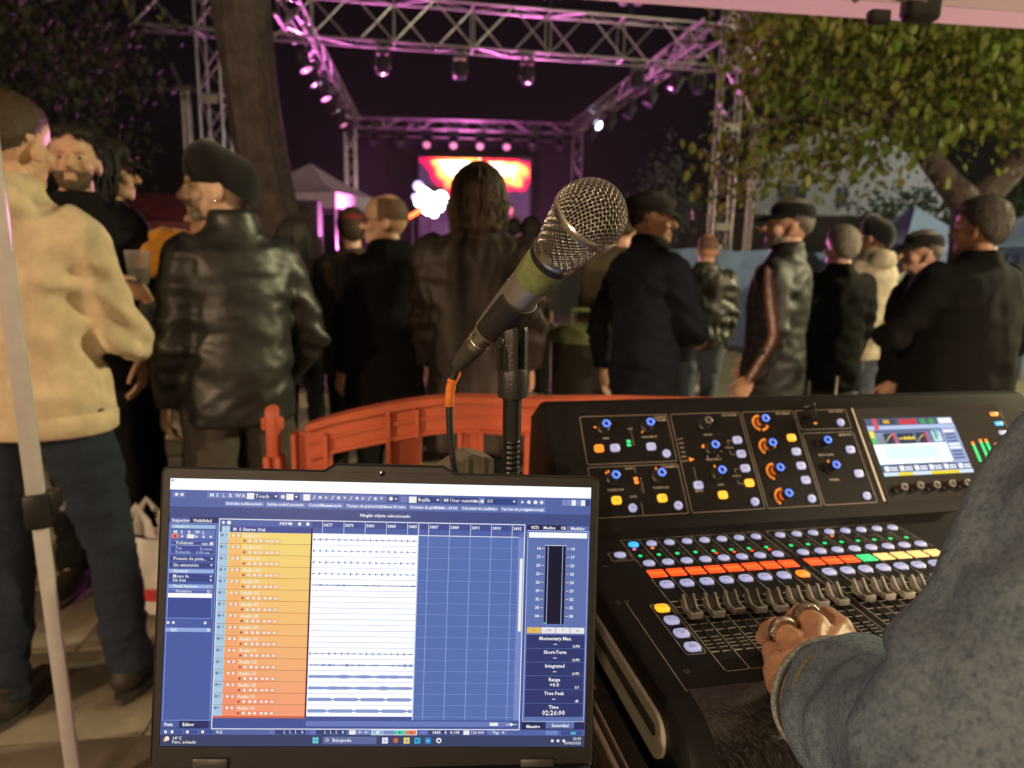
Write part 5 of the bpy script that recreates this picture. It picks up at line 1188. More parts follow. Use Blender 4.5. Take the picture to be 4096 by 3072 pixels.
scw = basis(PIV+pv*.0117, pw, Vector((0, 0, 1)), pv)
sw_ = MB().lathe([(.0048, 0), (.0048, .0014), (.0038, .002), (.001, .0022)], 20).build('pivot_screw', M('screw_black', (.06, .055, .05), .3, .5), stn, scw, angle=40)
MB().box((0, 0, .0022), (.0095, .0012, .0008), Matrix.Rotation(R(35), 3, 'Z')).build('screw_slot', dark, sw_, smooth=False)
MB().prism([(x*.62, .002+y*.5) for x, y in chk], .0, .0005, basis(Vector((0, 0, 1.3205))+pv*.0118, pw, Vector((0, 0, 1)), pv)).build('adapter_recess', M('recess_metal', (.05, .045, .04), .3, .5, bump=(500, .6, .001)), stn, angle=30)
# the clip: split sleeve around the handle with a leg to the pivot
up_dir = (xx*-.75+yy*.65).normalized(); perp = mz.cross(up_dir)
cv = []; cfs = []; nA = 30; zz = [-.096, -.0965, -.12, -.142, -.1435]; ro = [.0168, .0174, .0167, .0155, .0148]; ri = [.0152, .0152, .0144, .0132, .0130]
for lay in (ro, ri):
    for z_, r_ in zip(zz, lay):
        for i in range(nA+1):
            a = R(34)+(R(360-68))*i/nA; cv.append(HEAD+mz*z_+up_dir*(math.cos(a)*r_)+perp*(math.sin(a)*r_)-STP)
W_ = nA+1; nz_ = len(zz); off_ = nz_*W_
for l in range(2):
    for q in range(nz_-1):
        for i in range(nA):
            f_ = (l*off_+q*W_+i, l*off_+q*W_+i+1, l*off_+(q+1)*W_+i+1, l*off_+(q+1)*W_+i); cfs.append(f_ if l else f_[::-1])
for i in range(nA): cfs += [(i, i+1, off_+i+1, off_+i), ((nz_-1)*W_+i, off_+(nz_-1)*W_+i, off_+(nz_-1)*W_+i+1, (nz_-1)*W_+i+1)]
for q in range(nz_-1): cfs += [(q*W_, off_+q*W_, off_+(q+1)*W_, (q+1)*W_), (q*W_+nA, (q+1)*W_+nA, off_+(q+1)*W_+nA, off_+q*W_+nA)]
clipm = M('clip_black', (.022, .019, .018), .45, nz=(40, .25), bump=(700, .15, .0005))
clp = MB().add(cv, cfs).build('clip', clipm, stn, angle=40)
# leg as a tapering web
A0, A1 = HEAD-mz*.100-up_dir*.0155-STP, HEAD-mz*.140-up_dir*.0140-STP
lg2 = MB(); tw = pv*.0026; B0 = PIV+mz*.008+Vector((0, 0, -.006)); B1 = PIV-mz*.010+Vector((0, 0, -.006)); Cn = [A0, A1, B1, B0]
mid0, mid1 = (A0+B0)/2-mz*.004, (A1+B1)/2+mz*.006; Cn = [A0, A1, mid1, B1, PIV+Vector((0, 0, -.012)), B0, mid0]
nC = len(Cn); lg2.add([p+tw*1.5 for p in Cn]+[p-tw*1.5 for p in Cn], [tuple(range(nC)), tuple(range(nC, 2*nC))[::-1]]+[(i, nC+i, nC+(i+1) % nC, (i+1) % nC) for i in range(nC)])
lg2.build('clip_leg', clipm, stn, angle=30)
vt, ft = text_vf('SHURE', .0064, 'CENTER', .0)
aL = R(62); e_ = up_dir*math.cos(aL)+perp*math.sin(aL); tg = (perp*math.cos(aL)-up_dir*math.sin(aL))
MB().add([HEAD+mz*(-.112+x)+e_*.0172+tg*(-y)-STP for x, y, _ in vt], ft).build('clip_lettering', M('emboss', (.05, .045, .04), .3), clp, smooth=False)

# grey ridged bracket behind the laptop lid
gb = thing('grey_bracket', 'dusty grey ridged plastic box behind the laptop lid', 'box', (-.085, .90, 1.10), R(25))
gp = M('dusty_grey', (.20, .18, .15), .7, nz=(25, .4))
MB().prism([(-.035, 0), (.06, 0), (.06, .05), (.03, .06), (-.035, .025)], -.02, .02, Matrix.Rotation(R(90), 4, 'X')).build('body', gp, gb, angle=30)
for k in range(3): MB().box((.0+k*.022, -.021, .03), (.003, .004, .05)).build('rib', gp, gb)
MB().bbox((-.05, 0, .008), (.05, .03, .014), .004, 1).build('lever', M('lever_cream', (.42, .37, .26), .6), gb)
MB().bbox((0, 0, -.09), (.10, .05, .18), .006, 1).build('mount', blackp, gb)

# ------------------------------------------------------------------ small things among the crowd
bn = thing('litter_bin', 'dark litter bin with a green lid and handle behind the microphone', 'bin', (.40, 4.05, 0))
grn = M('bin_green', (.17, .215, .065), .5, nz=(10, .2))
MB().lathe([(.15, .06), (.17, .5), (.18, .93), (.185, .94)], 24).build('body', M('bin_dark', (.03, .028, .02), .6), bn)
MB().lathe([(.19, .93), (.192, .97), (.17, 1.0), (.12, 1.02)], 24).build('lid', grn, bn)
MB().tube([(-.07, -.06, 1.0), (-.07, -.06, 1.11), (.11, -.06, 1.11), (.11, -.06, 1.0)], .013, 8).build('handle', grn, bn)
MB().tube([(-.2, 0, 0), (-.2, 0, .98), (-.17, 0, 1.02)], .018, 8).build('post', grn, bn)
for nm, x, y, z in (('leftmost', 1.51, 3.55, .81), ('second from the left', 1.65, 3.55, .835), ('third from the left', 1.915, 3.56, .895), ('rightmost', 2.035, 3.57, .925)):
    o = thing('steel_post', 'thin bare steel post behind the desk, %s of four' % nm, 'post', (x, y, 0), 0, 'steel posts behind the desk')
    MB().tube([(0, 0, 0), (0, 0, z-.004), (0, 0, z)], [.010, .010, .007], 10).build('tube', M('steel_bare', (.5, .47, .42), .3, .9), o)
    MB().lathe([(.03, 0), (.03, .008), (.012, .012)], 12).build('foot_plate', blackm, o)
# carrier bag
bgm = M('bag_plastic', (.62, .58, .54), .45, nz=(12, .15)); bgr = M('bag_red', (.55, .05, .045), .5, nz=(30, .3))
bag = thing('carrier_bag', 'white plastic carrier bag with red print on the paving', 'bag', (-1.42, 2.62, 0))
vs = []; n = 40
for i in range(17):
    t = i/16; z = .02+.30*t; r0 = .135+.05*math.sin(t*2.4)-.05*t
    for j in range(n):
        a = 2*math.pi*j/n; r_ = r0*(1+.16*mnoise.noise(Vector((math.cos(a)*2, math.sin(a)*2, z*7)))+.07*mnoise.noise(Vector((math.cos(a)*6, math.sin(a)*6, z*14))))
        vs.append((r_*math.cos(a)*1.1, r_*math.sin(a)*.75, z+.015*math.sin(a*3)*t))
bd_ = MB().add(vs, [(i*n+j, i*n+(j+1) % n, (i+1)*n+(j+1) % n, (i+1)*n+j) for i in range(16) for j in range(n)])
for k, ff in enumerate(bd_.f):
    i, j = divmod(k, n)
    if 3 <= i <= 5 and 22 <= j <= 39: bd_.c[k] = (1, None)
bd_.build('bag_body', [bgm, bgr], bag, angle=80)
for s_ in (-1, 1): MB().tube([(-.06, s_*.05, .29), (-.05, s_*.045, .38), (-.01, s_*.04, .44), (.03, s_*.045, .38), (.05, s_*.05, .29)], [.022, .016, .012, .016, .022], 8, squash=.35).build('handle', bgm, bag)

# ------------------------------------------------------------------ people
def V3(*a): return Vector(a)
def skin_m(name, c): return M(name, c, .5, nz=(14, .22), sub=.12, spec=.4)
skinA = skin_m('skin_fair', (.62, .375, .25)); skinB = skin_m('skin_tan', (.53, .30, .185)); skinC = skin_m('skin_pale', (.66, .44, .32))
# head (local: face towards +y, neck base at origin z = 0, top about .25)
def build_head():
    mb = MB()
    mb.ell((0, -.012, .150), (.077, .096, .100), 24, 16); mb.ell((0, .030, .090), (.058, .062, .074), 20, 12); mb.ell((0, .02, .17), (.068, .074, .07), 20, 12)
    mb.ell((0, .078, .036), (.026, .020, .020)); mb.ell((0, .045, .045), (.045, .045, .026))
    mb.tube([(0, .086, .140), (0, .100, .118), (0, .113, .098)], [.009, .011, .0145], 10, round_end=True); mb.ell((0, .100, .094), (.019, .015, .011))
    mb.ell((0, .078, .148), (.050, .019, .012)); 
    for s in (-1, 1):
        mb.ell((s*.042, .060, .098), (.025, .027, .024)); mb.ell((s*.077, -.006, .106), (.010, .019, .030), 12, 8, Matrix.Rotation(s*.35, 3, 'Z')); mb.ell((s*.079, .004, .088), (.008, .010, .013))
    mb.ell((0, .089, .068), (.025, .013, .0065)); mb.ell((0, .087, .056), (.021, .013, .0075))
    mb.tube([(0, -.022, -.07), (0, -.02, .0), (0, -.008, .06)], [.062, .056, .055], 18)
    return remesh(mb, .0052, 2, .5)
HV, HN, HF = build_head()
def build_hand():   # left hand, wrist at origin, fingers along -z, palm facing +x, thumb towards +y
    mb = MB()
    mb.tube([(0, 0, .03), (0, 0, -.01), (0, 0, -.05), (0, 0, -.085)], [.026, .028, .038, .036], 14, squash=.45, upv=(0, 1, 0), round_end=True)
    for y, L, r in ((.030, .070, .0088), (.011, .078, .0092), (-.010, .072, .0088), (-.029, .056, .0078)):
        mb.tube([(0, y*.9, -.075), (.004, y, -.095), (.016, y*1.03, -.095-L*.45), (.032, y*1.0, -.095-L*.72), (.046, y*.95, -.095-L*.82)], [r*1.15, r*1.08, r, r*.9, r*.78], 8, round_end=True)
    mb.tube([(.004, .024, -.025), (.014, .046, -.055), (.024, .056, -.085), (.032, .056, -.108)], [.016, .0125, .0105, .0085], 8, round_end=True)
    return remesh(mb, .0042, 1, .5)
DV, DN, DF = build_hand()
def xf(v, m): return v @ np.array(m.to_3x3()).T+np.array(m.translation)
def frame_along(p, d, fwd):   # matrix mapping local -z to d, local y roughly to fwd
    z = -Vector(d).normalized(); y = Vector(fwd); y = (y-z*y.dot(z)).normalized(); x = y.cross(z); return basis(Vector(p), x, y, z)
NOISE = mnoise.noise
def ruffle(v, n, fx, fz, amp, seed, belt=None, hot=()):
    out = v.copy()
    for i in range(len(v)):
        x, y, z = v[i]
        q = NOISE(Vector((x*fx+seed, y*fx, z*fz)))*.7+(.32-abs(NOISE(Vector((x*fx*1.7, y*fx*1.7+seed, z*fz*1.9)))))*1.0
        a = amp*(1+.9*max(0, 1-abs(z-belt)/.18) if belt else 1)
        for hp_ in hot:
            d2 = (x-hp_[0])**2+(y-hp_[1])**2+(z-hp_[2])**2
            if d2 < .02: a *= 1+1.1*(1-d2/.02); q += .8*(1-d2/.02)*math.sin((z*62+x*25+y*25)+seed+3*NOISE(Vector((x*9, y*9, z*9))))*.5
        out[i] += n[i]*(q*a)
    return out
def cloth_col(kind, name, c, **k):
    if kind == 'leather': return M(name, c, .44, nz=(9, .35), bump=(38, .35, .006), spec=.55, **k)
    if kind == 'satin': return M(name, c, .58, nz=(18, .3), bump=(60, .3, .004), spec=.4, **k)
    if kind == 'knit': return M(name, c, .95, nz=(120, .25), bump=(260, .4, .002), spec=.1, sheen=.3, **k)
    return M(name, c, .9, nz=(18, .22), bump=(150, .35, .0015), spec=.12, **k)
jeansM = twill_mat('jeans_denim', (.009, .012, .022), (.034, .042, .062), 220); jeansL = twill_mat('jeans_faded', (.05, .065, .095), (.13, .155, .20), 220)
blackT = cloth_col('cloth', 'trousers_black', (.009, .0085, .009)); greyT = cloth_col('cloth', 'trousers_grey', (.075, .064, .055))
shoeM = M('shoe_dark', (.03, .022, .018), .6, nz=(30, .3)); soleM = M('shoe_sole', (.06, .05, .045), .7); shoeS = M('sneaker', (.16, .13, .1), .7, nz=(60, .5))
hairD = M('hair_dark', (.016, .011, .008), .6, nz=(260, .35), bump=(220, .9, .004)); hairB = M('hair_brown', (.06, .034, .017), .6, nz=(260, .35), bump=(220, .9, .004)); hairG = M('hair_grey', (.13, .11, .09), .6, nz=(260, .35), bump=(220, .9, .004)); hairW = M('hair_white', (.38, .34, .27), .6, nz=(260, .35), bump=(220, .9, .004)); stub = M('beard_short', (.13, .085, .055), .8, nz=(200, .5), bump=(400, .8, .002)); beardG = M('beard_grey', (.36, .31, .25), .75, nz=(120, .4), bump=(300, .9, .003))
hairT = M('hair_thinning', (.17, .10, .06), .6, nz=(260, .35), bump=(220, .9, .004))
eyeM = M('eye_white', (.38, .34, .30), .35); irisM = M('iris', (.03, .02, .012), .2)
def shell(cond, thick, jit=.0, spike=None):   # lift part of the head surface: hair, beard
    w = np.array([(lambda q: q-.16*abs(NOISE(Vector(p)*75))-.08*(NOISE(Vector(p)*160)+.4) if q > 0 else 0)(cond(*p)) for p in HV]); keep = w > 0
    V = HV+HN*(np.clip(w, 0, 1)*thick)[:, None]
    if jit:
        for i in np.nonzero(keep)[0]: V[i] += HN[i]*jit*NOISE(Vector(HV[i]*55))*min(1, w[i])
    idx = -np.ones(len(V), int); fs = [f for f in HF if all(keep[j] for j in f)]; used = sorted({j for f in fs for j in f})
    for k, j in enumerate(used): idx[j] = k
    Vo, Fo = V[used], [tuple(int(idx[j]) for j in f) for f in fs]
    if spike:
        rk = random.Random(9); n0 = len(Vo); ext = []; ef = []
        for q in range(spike[1]):
            j = rk.choice(used); nn = Vector(HN[j]); c_ = Vector((rk.uniform(-.35, .35)+HV[j][0]*3, -.35 if HV[j][2] < .2 else rk.uniform(-.8, .2), -.9 if HV[j][2] < .21 else -.1)); c_ = c_-nn*c_.dot(nn)
            if c_.length < 1e-4: continue
            d_ = (c_.normalized()+nn*rk.uniform(.12, .5)).normalized(); L_0 = spike[0]*rk.uniform(.5, 1.25); b_ = d_.cross(nn).normalized()*.0011; p0 = Vector(V[j])-nn*.002
            k0 = n0+len(ext); ext += [tuple(p0-b_), tuple(p0+b_), tuple(p0+d_*L_0*.6+b_*.7+nn*.001), tuple(p0+d_*L_0), tuple(p0+d_*L_0*.6-b_*.7+nn*.001)]; ef.append((k0, k0+1, k0+2, k0+3, k0+4))
        Vo = np.concatenate([Vo, np.array(ext)]); Fo = Fo+ef
    return Vo, Fo
def ss(a, b, x): t = max(0, min(1, (x-a)/(b-a))); return t*t*(3-2*t)
HAIRS = {
 'short': lambda x, y, z: min(ss(.0, .045, z-(.180-1.15*max(0, .05-y) if y < .085 else 9)), 1) if abs(x) < .079 else 0,
 'fade': lambda x, y, z: ss(.0, .05, z-(.175-.9*max(0, .05-y)*.9)) if not (abs(x) > .074 and z < .14) and z > .07 else 0,
 'ring': lambda x, y, z: ss(0, .02, (.172-z)) * ss(0, .02, z-.045) if (y < .01 and not (abs(x) > .079)) else 0,
 'long': lambda x, y, z: ss(0, .02, z-(.185-1.2*max(0, .06-y))) if y < .075 else 0,
 'thin': lambda x, y, z: .45*ss(0, .03, z-.12)*ss(0, .03, .235-z) if y < .03 and abs(x) < .079 else 0,
}
BEARDS = {
 'full': lambda x, y, z: ss(0, .012, .083-z)*ss(-.005, .02, y-.012)*ss(0, .015, z+.0) if not (abs(x) < .02 and .05 < z < .072) else 0,
 'stache': lambda x, y, z: ss(0, .006, .088-z)*ss(0, .006, z-.066)*ss(.06, .075, y)*(1 if abs(x) < .042 else 0)+ (ss(0, .01, .072-z)*ss(0, .01, z-.02)*ss(.05, .065, y) if .024 < abs(x) < .044 else 0),
}
_shells = {}
def person(label, loc, rz, h=1.75, head=(0, 0), jacket='cloth', jc=(.02, .02, .02), jname='', trouser=None, skin=None, hair=('short', None), beard=None, hat=None, build=1.0, arms=None,
           hem=.80, folds=(7, 13, .012), collar='plain', fine=True, shoes=None, legs=(.095, .02, -.02), extra=None, cat='person', belly=0):
    skin = skin or skinA; k = h/1.75; trouser = trouser or blackT; shoes = shoes or shoeM
    P = thing('person', label, cat, loc, rz)
    NB = 1.485; seed = (hash(label) % 97)*.37 if False else (sum(map(ord, label)) % 97)*.37
    hy, hp = head[:2]; HM = Matrix.Translation((0, -.012+(head[2] if len(head) > 2 else 0), NB)) @ Matrix.Rotation(hy, 4, 'Z') @ Matrix.Rotation(hp, 4, 'X')
    SCL = Matrix.Diagonal((k, k, k, 1))
    sw = .158*build
    arms = arms or {}
    default = lambda s: [(s*(sw), -.005, 1.415), (s*(sw+.045), -.03, 1.13), (s*(sw+.035), .05, .90)]
    A = {s: [Vector(p) for p in arms.get(s, default(s))] for s in (-1, 1)}
    for s in (-1, 1):
        A[s][0] = Vector((s*sw, -.008, 1.378)); A[s][1].x = s*max(abs(A[s][1].x)-.012, sw+.03); A[s][1].z -= .01
    lw, lfr, lfl = legs
    foot = {-1: Vector((-lw-.015, lfl, .09)), 1: Vector((lw+.015, lfr, .09))}
    knee = {s: Vector((s*lw, foot[s].y*.6+.015, .49)) for s in (-1, 1)}; hipj = {s: Vector((s*.085, 0, .90)) for s in (-1, 1)}
    # body under the clothes, with the head and hands on it
    core = MB(); core.loft([(0, 0, .86, .09, .07), (0, 0, .95, .125*build, .09), (0, .005, 1.1, .115*build, .085), (0, .01, 1.3, .15*build, .105), (0, 0, 1.42, .14*build, .08), (0, -.01, 1.48, .065, .06), (0, -.02, 1.53, .052, .052)], 16)
    for s in (-1, 1):
        core.tube([A[s][0]*.97, A[s][1], A[s][2]], [.042, .033, .024], 10, round_end=True); core.tube([hipj[s], knee[s], foot[s]], [.055, .040, .03], 10, round_end=True)
        core.tube([foot[s], foot[s]+Vector((s*.02, .12, -.05))], [.034, .03], 8, round_end=True)
    cv_, cn_, cf_ = remesh(core, .02, 1)
    bv = [cv_]; bf = list(cf_); base_n = len(cv_)
    h2 = xf(HV, HM); bv.append(h2); bf += [tuple(j+base_n for j in f) for f in HF]; base_n += len(h2)
    for s in (-1, 1):
        d = (A[s][2]-A[s][1]).normalized(); fm = frame_along(A[s][2]-d*.005, d, (0, 1, 0) if abs(d.y) < .8 else (0, 0, 1))
        dv = DV.copy(); df = DF
        if s > 0: dv[:, 0] *= -1; df = [f[::-1] for f in DF]
        hv_ = xf(dv, fm); bv.append(hv_); bf += [tuple(j+base_n for j in f) for f in df]; base_n += len(hv_)
    ob('body', np_mesh('body', np.concatenate(bv), bf, skin), P, SCL)
    # eyes
    for s in (-1, 1):
        e = MB().ell((s*.031, .0665, .125), (.0112, .0112, .0098), 12, 8).build('eye', eyeM, P, SCL @ HM)
        MB().ell((s*.031, .0772, .125), (.0052, .0032, .0052), 10, 6).build('iris', irisM, e)
    # trousers
    tr_ = MB(); tr_.loft([(0, 0, .84, .155*build, .115), (0, 0, .93, .160*build, .116), (0, .0, .97, .140*build, .104)], 18)
    for s in (-1, 1): tr_.tube([hipj[s]+Vector((s*.005, -.005, .02)), (hipj[s]+knee[s])/2+Vector((s*.004, 0, 0)), knee[s], (knee[s]+foot[s])/2, foot[s]+Vector((0, 0, -.02))], [.098*build, .088, .068, .063, .062], 14)
    tv, tn, tf = remesh(tr_, .014, 2); tv = ruffle(tv, tn, 9, 17, .011, seed, .2)
    ob('trousers', np_mesh('trousers', tv, tf, trouser), P, SCL)
    for s in (-1, 1):
        f = foot[s]; sh = MB(); sh.tube([f+Vector((0, -.035, -.03)), f+Vector((0, .03, -.035)), f+Vector((s*.012, .11, -.05)), f+Vector((s*.018, .17, -.058))], [.046, .048, .042, .032], 14, squash=1.0, round_end=True); sh.tube([f+Vector((0, -.01, -.02)), f+Vector((0, -.012, .045))], [.05, .052], 12)
        sv, sn, sf = remesh(sh, .009, 2); sv[:, 2] = np.maximum(sv[:, 2], .012); o_ = ob('shoe', np_mesh('shoe', sv, sf, shoes), P, SCL)
        MB().loft([(f.x+s*.008, f.y+.065, .0, .047, .155), (f.x+s*.008, f.y+.065, .022, .05, .158)], 18).build('sole', soleM, o_)
    # jacket
    jm = cloth_col(jacket, 'jacket_'+(jname or label[:18]), jc); j = MB(); b = build; up = 1.0
    th = .012 if jacket != 'puffer' else .03
    j.loft([(0, 0, hem, .178*b+th, .128+th+belly*.5), (0, .0, hem+.12, .170*b+th, .124+th+belly), (0, .0, 1.10, .162*b+th, .118+th+belly), (0, .0, 1.25, .172*b+th, .124+th+belly*.4), (0, -.005, 1.35, .188*b+th, .118+th), (0, -.01, 1.41, .172*b+th, .100+th), (0, -.015, 1.447, .125*b+th*.5, .086), (0, -.018, 1.478, .084, .076), (0, -.02, 1.50, .074, .070)], 26, pw=2.25)
    for s in (-1, 1):
        a, e, w = A[s]; d1 = (e-a).normalized()
        j.tube([a+Vector((-s*.045, 0, .030)), a, a+(e-a)*.45, e, e+(w-e)*.5, w+(w-e).normalized()*-.01], [.060+th, .066*min(b, 1.15)+th*.8, .060*min(b, 1.15)+th*.8, .053+th*.7, .049+th*.6, .043+th*.4], 14, round_end=False); j.ell(e, (.053+th*.7,)*3); j.ell(a, (.064*min(b, 1.15)+th*.6,)*3)
    if collar == 'hood': j.ell((0, -.105, 1.455), (.115, .062, .075), 14, 9, Matrix.Rotation(.5, 3, 'X')); j.ell((0, -.03, 1.495), (.098, .085, .045))
    elif collar == 'stand': j.tube([(0, -.02, 1.46), (0, -.018, 1.535)], [.086, .074], 18)
    elif collar == 'lapel': j.tube([(0, -.025, 1.455), (0, -.022, 1.515)], [.092, .080], 18)
    else: j.tube([(0, -.02, 1.45), (0, -.018, 1.50)], [.084, .076], 18)
    jv, jn, jf = remesh(j, .0125 if fine else .016, 2); jv = ruffle(jv, jn, folds[0], folds[1], folds[2], seed, hem+.12, [tuple(A[s][1]) for s in (-1, 1)]+[tuple(A[s][0]-Vector((s*.02, 0, .10))) for s in (-1, 1)])
    jo = ob('jacket', np_mesh('jacket', jv, jf, jm), P, SCL)
    if jacket == 'hoodie' or collar == 'rib':
        pass
    # hair, beard, hat
    if hair and hair[0]:
        key = hair[0]
        if key not in _shells: _shells[key] = shell(HAIRS[key], .016 if key in ('short', 'long') else (.007 if key == 'fade' else .009), .0035 if key in ('short', 'long') else .002, {'short': (.020, 3800), 'long': (.02, 1200), 'fade': (.008, 2600), 'thin': (.009, 1500)}.get(key))
        v, f = _shells[key]; ho = ob('hair', np_mesh('hair', v.copy(), f, hair[1] or hairD), P, SCL @ HM)
        if key == 'long':
            lm = MB(); lm.loft([(0, -.05, -.035, .075, .04), (0, -.06, .0, .102, .065), (0, -.05, .06, .108, .078), (0, -.04, .13, .102, .085), (0, -.03, .19, .088, .086), (0, -.02, .226, .06, .068), (0, -.015, .242, .03, .04)], 26)
            lv, ln, lf = remesh(lm, .009, 1); lv = ruffle(lv, ln, 38, 12, .013, seed); lk = MB(); rk = random.Random(int(seed*10)); lk.add((lv*.985).tolist(), lf)
            for q in range(150):
                az = R(rk.uniform(-42, 222))+math.pi; cx_, sy_ = math.cos(az), math.sin(az); end = rk.uniform(-.035, .03); ph = rk.uniform(0, 6); pts = []
                for i in range(7): th_ = R(12+i*15); rr0 = 1.0+rk.uniform(-.02, .05); pts.append(Vector((.108*rr0*math.sin(th_)*cx_, -.03+.108*rr0*math.sin(th_)*sy_, .135+.112*rr0*math.cos(th_))))
                for i in range(1, 6): z = .125+(end-.125)*i/5; w_ = .010*math.sin(ph+i*1.7); pts.append(Vector(((.116+w_-.012*(i/5)**2)*cx_, -.035+(.100+w_-.03*(i/5)**2)*sy_, z)))
                lk.tube(pts, [.004]+[.0062]*7+[.0058, .005, .0042, .002], 5)
            lk.build('hair_length', hair[1] or hairD, P, SCL @ HM, angle=80)
    if beard:
        key = 'b_'+beard[0]
        if key not in _shells: _shells[key] = shell(BEARDS[beard[0]], .006 if beard[0] == 'full' else .010, .003, (.009, 1600))
        v, f = _shells[key]; ob('beard', np_mesh('beard', v.copy(), f, beard[1]), P, SCL @ HM)
    if hat:
        kind, hm_ = hat; HH = SCL @ HM
        if kind == 'beanie':
            q = MB(); vs = []; n = 32; prof_ = [(-.022, .081, .102), (.0, .085, .107), (.03, .087, .110), (.06, .083, .107), (.088, .071, .096), (.108, .051, .074), (.120, .028, .045), (.124, .006, .01)]
            for (z, rx, ry) in prof_:
                for jx in range(n):
                    a = 2*math.pi*jx/n; c, s_ = math.cos(a), math.sin(a); back = max(0, -s_)
                    wr = 1+.025*NOISE(Vector((c*3, s_*3, z*45)))+.06*back*NOISE(Vector((c*2, s_*2, z*60+3)))
                    tilt = -.075*back+.012*max(0, s_)
                    vs.append((c*rx*wr, -.012+s_*ry*wr*(1+.16*back*ss(0, .06, z+.01)), .150+z*1.0+tilt*(1-ss(.02, .13, z)*.5)))
            fs = [(i*n+jx, i*n+(jx+1) % n, (i+1)*n+(jx+1) % n, (i+1)*n+jx) for i in range(len(prof_)-1) for jx in range(n)]+[tuple((len(prof_)-1)*n+jx for jx in range(n))]
            me = q.add(vs, fs).build('beanie', hm_, P, HH, angle=80); md = me.modifiers.new('s', 'SUBSURF'); md.levels = md.render_levels = 1
        else:
            q = MB(); n = 28; brim_z = .170
            prof_ = [(-.012, .081, .103), (.015, .083, .105), (.036, .081, .100), (.054, .066, .084), (.064, .035, .045), (.066, .004, .005)] if kind == 'cap' else [(-.012, .082, .104), (.012, .092, .114), (.032, .098, .122), (.048, .088, .112), (.058, .05, .06), (.06, .004, .005)]
            vs = [(math.cos(2*math.pi*jx/n)*rx, -.012+math.sin(2*math.pi*jx/n)*ry, brim_z+z) for z, rx, ry in prof_ for jx in range(n)]
            q.add(vs, [(i*n+jx, i*n+(jx+1) % n, (i+1)*n+(jx+1) % n, (i+1)*n+jx) for i in range(len(prof_)-1) for jx in range(n)]+[tuple((len(prof_)-1)*n+jx for jx in range(n))])
            hb = q.build('cap', hm_, P, HH, angle=70)
            L = .075 if kind == 'cap' else .05; vs = []
            for i in range(13):
                a = math.pi*(.08+.84*i/12); c, s_ = math.cos(a), math.sin(a)
                vs += [(c*.083, -.012+s_*.104, brim_z+.004), (c*.086, -.012+s_*.104+L*max(0, s_)**.8, brim_z-.012-.02*max(0, s_))]
            m2 = len(vs); vs += [(x, y, z-.004) for x, y, z in vs]
            MB().add(vs, [(2*i, 2*i+1, 2*i+3, 2*i+2) for i in range(12)]+[(m2+2*i, m2+2*i+2, m2+2*i+3, m2+2*i+1) for i in range(12)]+[(2*i+1, m2+2*i+1, m2+2*i+3, 2*i+3) for i in range(12)]).build('brim', hm_, hb, angle=60)
    if extra: extra(P, SCL, HM, A)
    return P
def glasses(P, SCL, HM, A):
    fm = M('glasses_frame', (.02, .02, .025), .3, .4); g = MB()
    for s in (-1, 1):
        g.tube([(s*.033+.023*math.cos(2*math.pi*i/14), .098-.0*i, .124+.017*math.sin(2*math.pi*i/14)) for i in range(14)], .0016, 5, closed=True)
        g.tube([(s*.056, .097, .130), (s*.079, .05, .130), (s*.083, -.01, .122)], .0018, 5)
    g.tube([(-.01, .10, .128), (.01, .10, .128)], .0016, 5); gl = g.build('glasses', fm, P, SCL @ HM)
    for s in (-1, 1): MB().ell((s*.033, .098, .124), (.022, .001, .016), 14, 6).build('lens', M('glasses_lens', (.9, .9, .95), .02, trans=.92, spec=.6), gl)

def hoodie_extra(P, SCL, HM, A):
    c = MATS['jacket_hoodie']; j = MB(); vs = []
    n = 36
    for (z, g) in ((.855, .006), (.86, .014), (.90, .016), (.915, .008)):
        for i in range(n):
            a = 2*math.pi*i/n; vs.append(((.190+g)*math.cos(a), (.140+g)*math.sin(a), z))
    MB().add(vs, [(i*n+jx, i*n+(jx+1) % n, (i+1)*n+(jx+1) % n, (i+1)*n+jx) for i in range(3) for jx in range(n)]).build('hem_band', c, P, SCL, angle=60)
beige = (.66, .53, .36)
DECK = None
# the crowd, nearest first
person('man in a beige hoodie and jeans with his back turned beside the tent leg', (-1.36, 1.99, 0), R(-2), 1.83, (R(-8), R(-6)), 'hoodie', beige, 'hoodie', jeansM, skinA, ('fade', hairB), None, None, 0.99,
       {1: [(.205, -.005, 1.415), (.225, .06, 1.12), (.17, .25, 1.06)], -1: [(-.205, -.005, 1.415), (-.27, -.06, 1.13), (-.20, .10, 1.0)]}, .86, (3.4, 5.5, .016), 'hood', True, None, (.12, .10, -.06), hoodie_extra, belly=.014)
person('bearded dark haired man facing the camera behind the beige hoodie', (-1.715, 2.85, 0), R(194), 1.89, (R(8), R(2)), 'cloth', (0.0100, 0.0090, 0.0110), 'dark_coat', blackT, skinA, ('short', hairD), ('full', stub))
def braids(P, SCL, HM, A):
    rgb = random.Random(3); q = []
    for i in range(7):
        a = R(150+i*35*.75); x, y = .085*math.cos(a), -.02+.085*math.sin(a)
        MB().tube([(x, y, .15), (x*1.15, y*1.2-.01, .06), (x*1.2, y*1.25-.02, -.06), (x*1.1+rgb.uniform(-.01, .01), y*1.3-.02, -.19)], [.014, .015, .014, .006], 8).build('braid', hairD, P, SCL @ HM)
    MB().lathe([(.018, 0), (.018, .002)], 16).build('cap_badge', M('badge_white', (.6, .57, .5), .6), P, SCL @ HM @ Matrix.Translation((-.045, -.102, .225)) @ Matrix.Rotation(R(62), 4, 'X'))
    glasses(P, SCL, HM, A)
capK = cloth_col('cloth', 'cap_black', (.014, .014, .014)); capN = cloth_col('cloth', 'cap_charcoal', (.022, .02, .019)); capB = cloth_col('knit', 'beanie_black', (.010, .010, .011)); capR = cloth_col('cloth', 'cap_red', (.22, .02, .03))
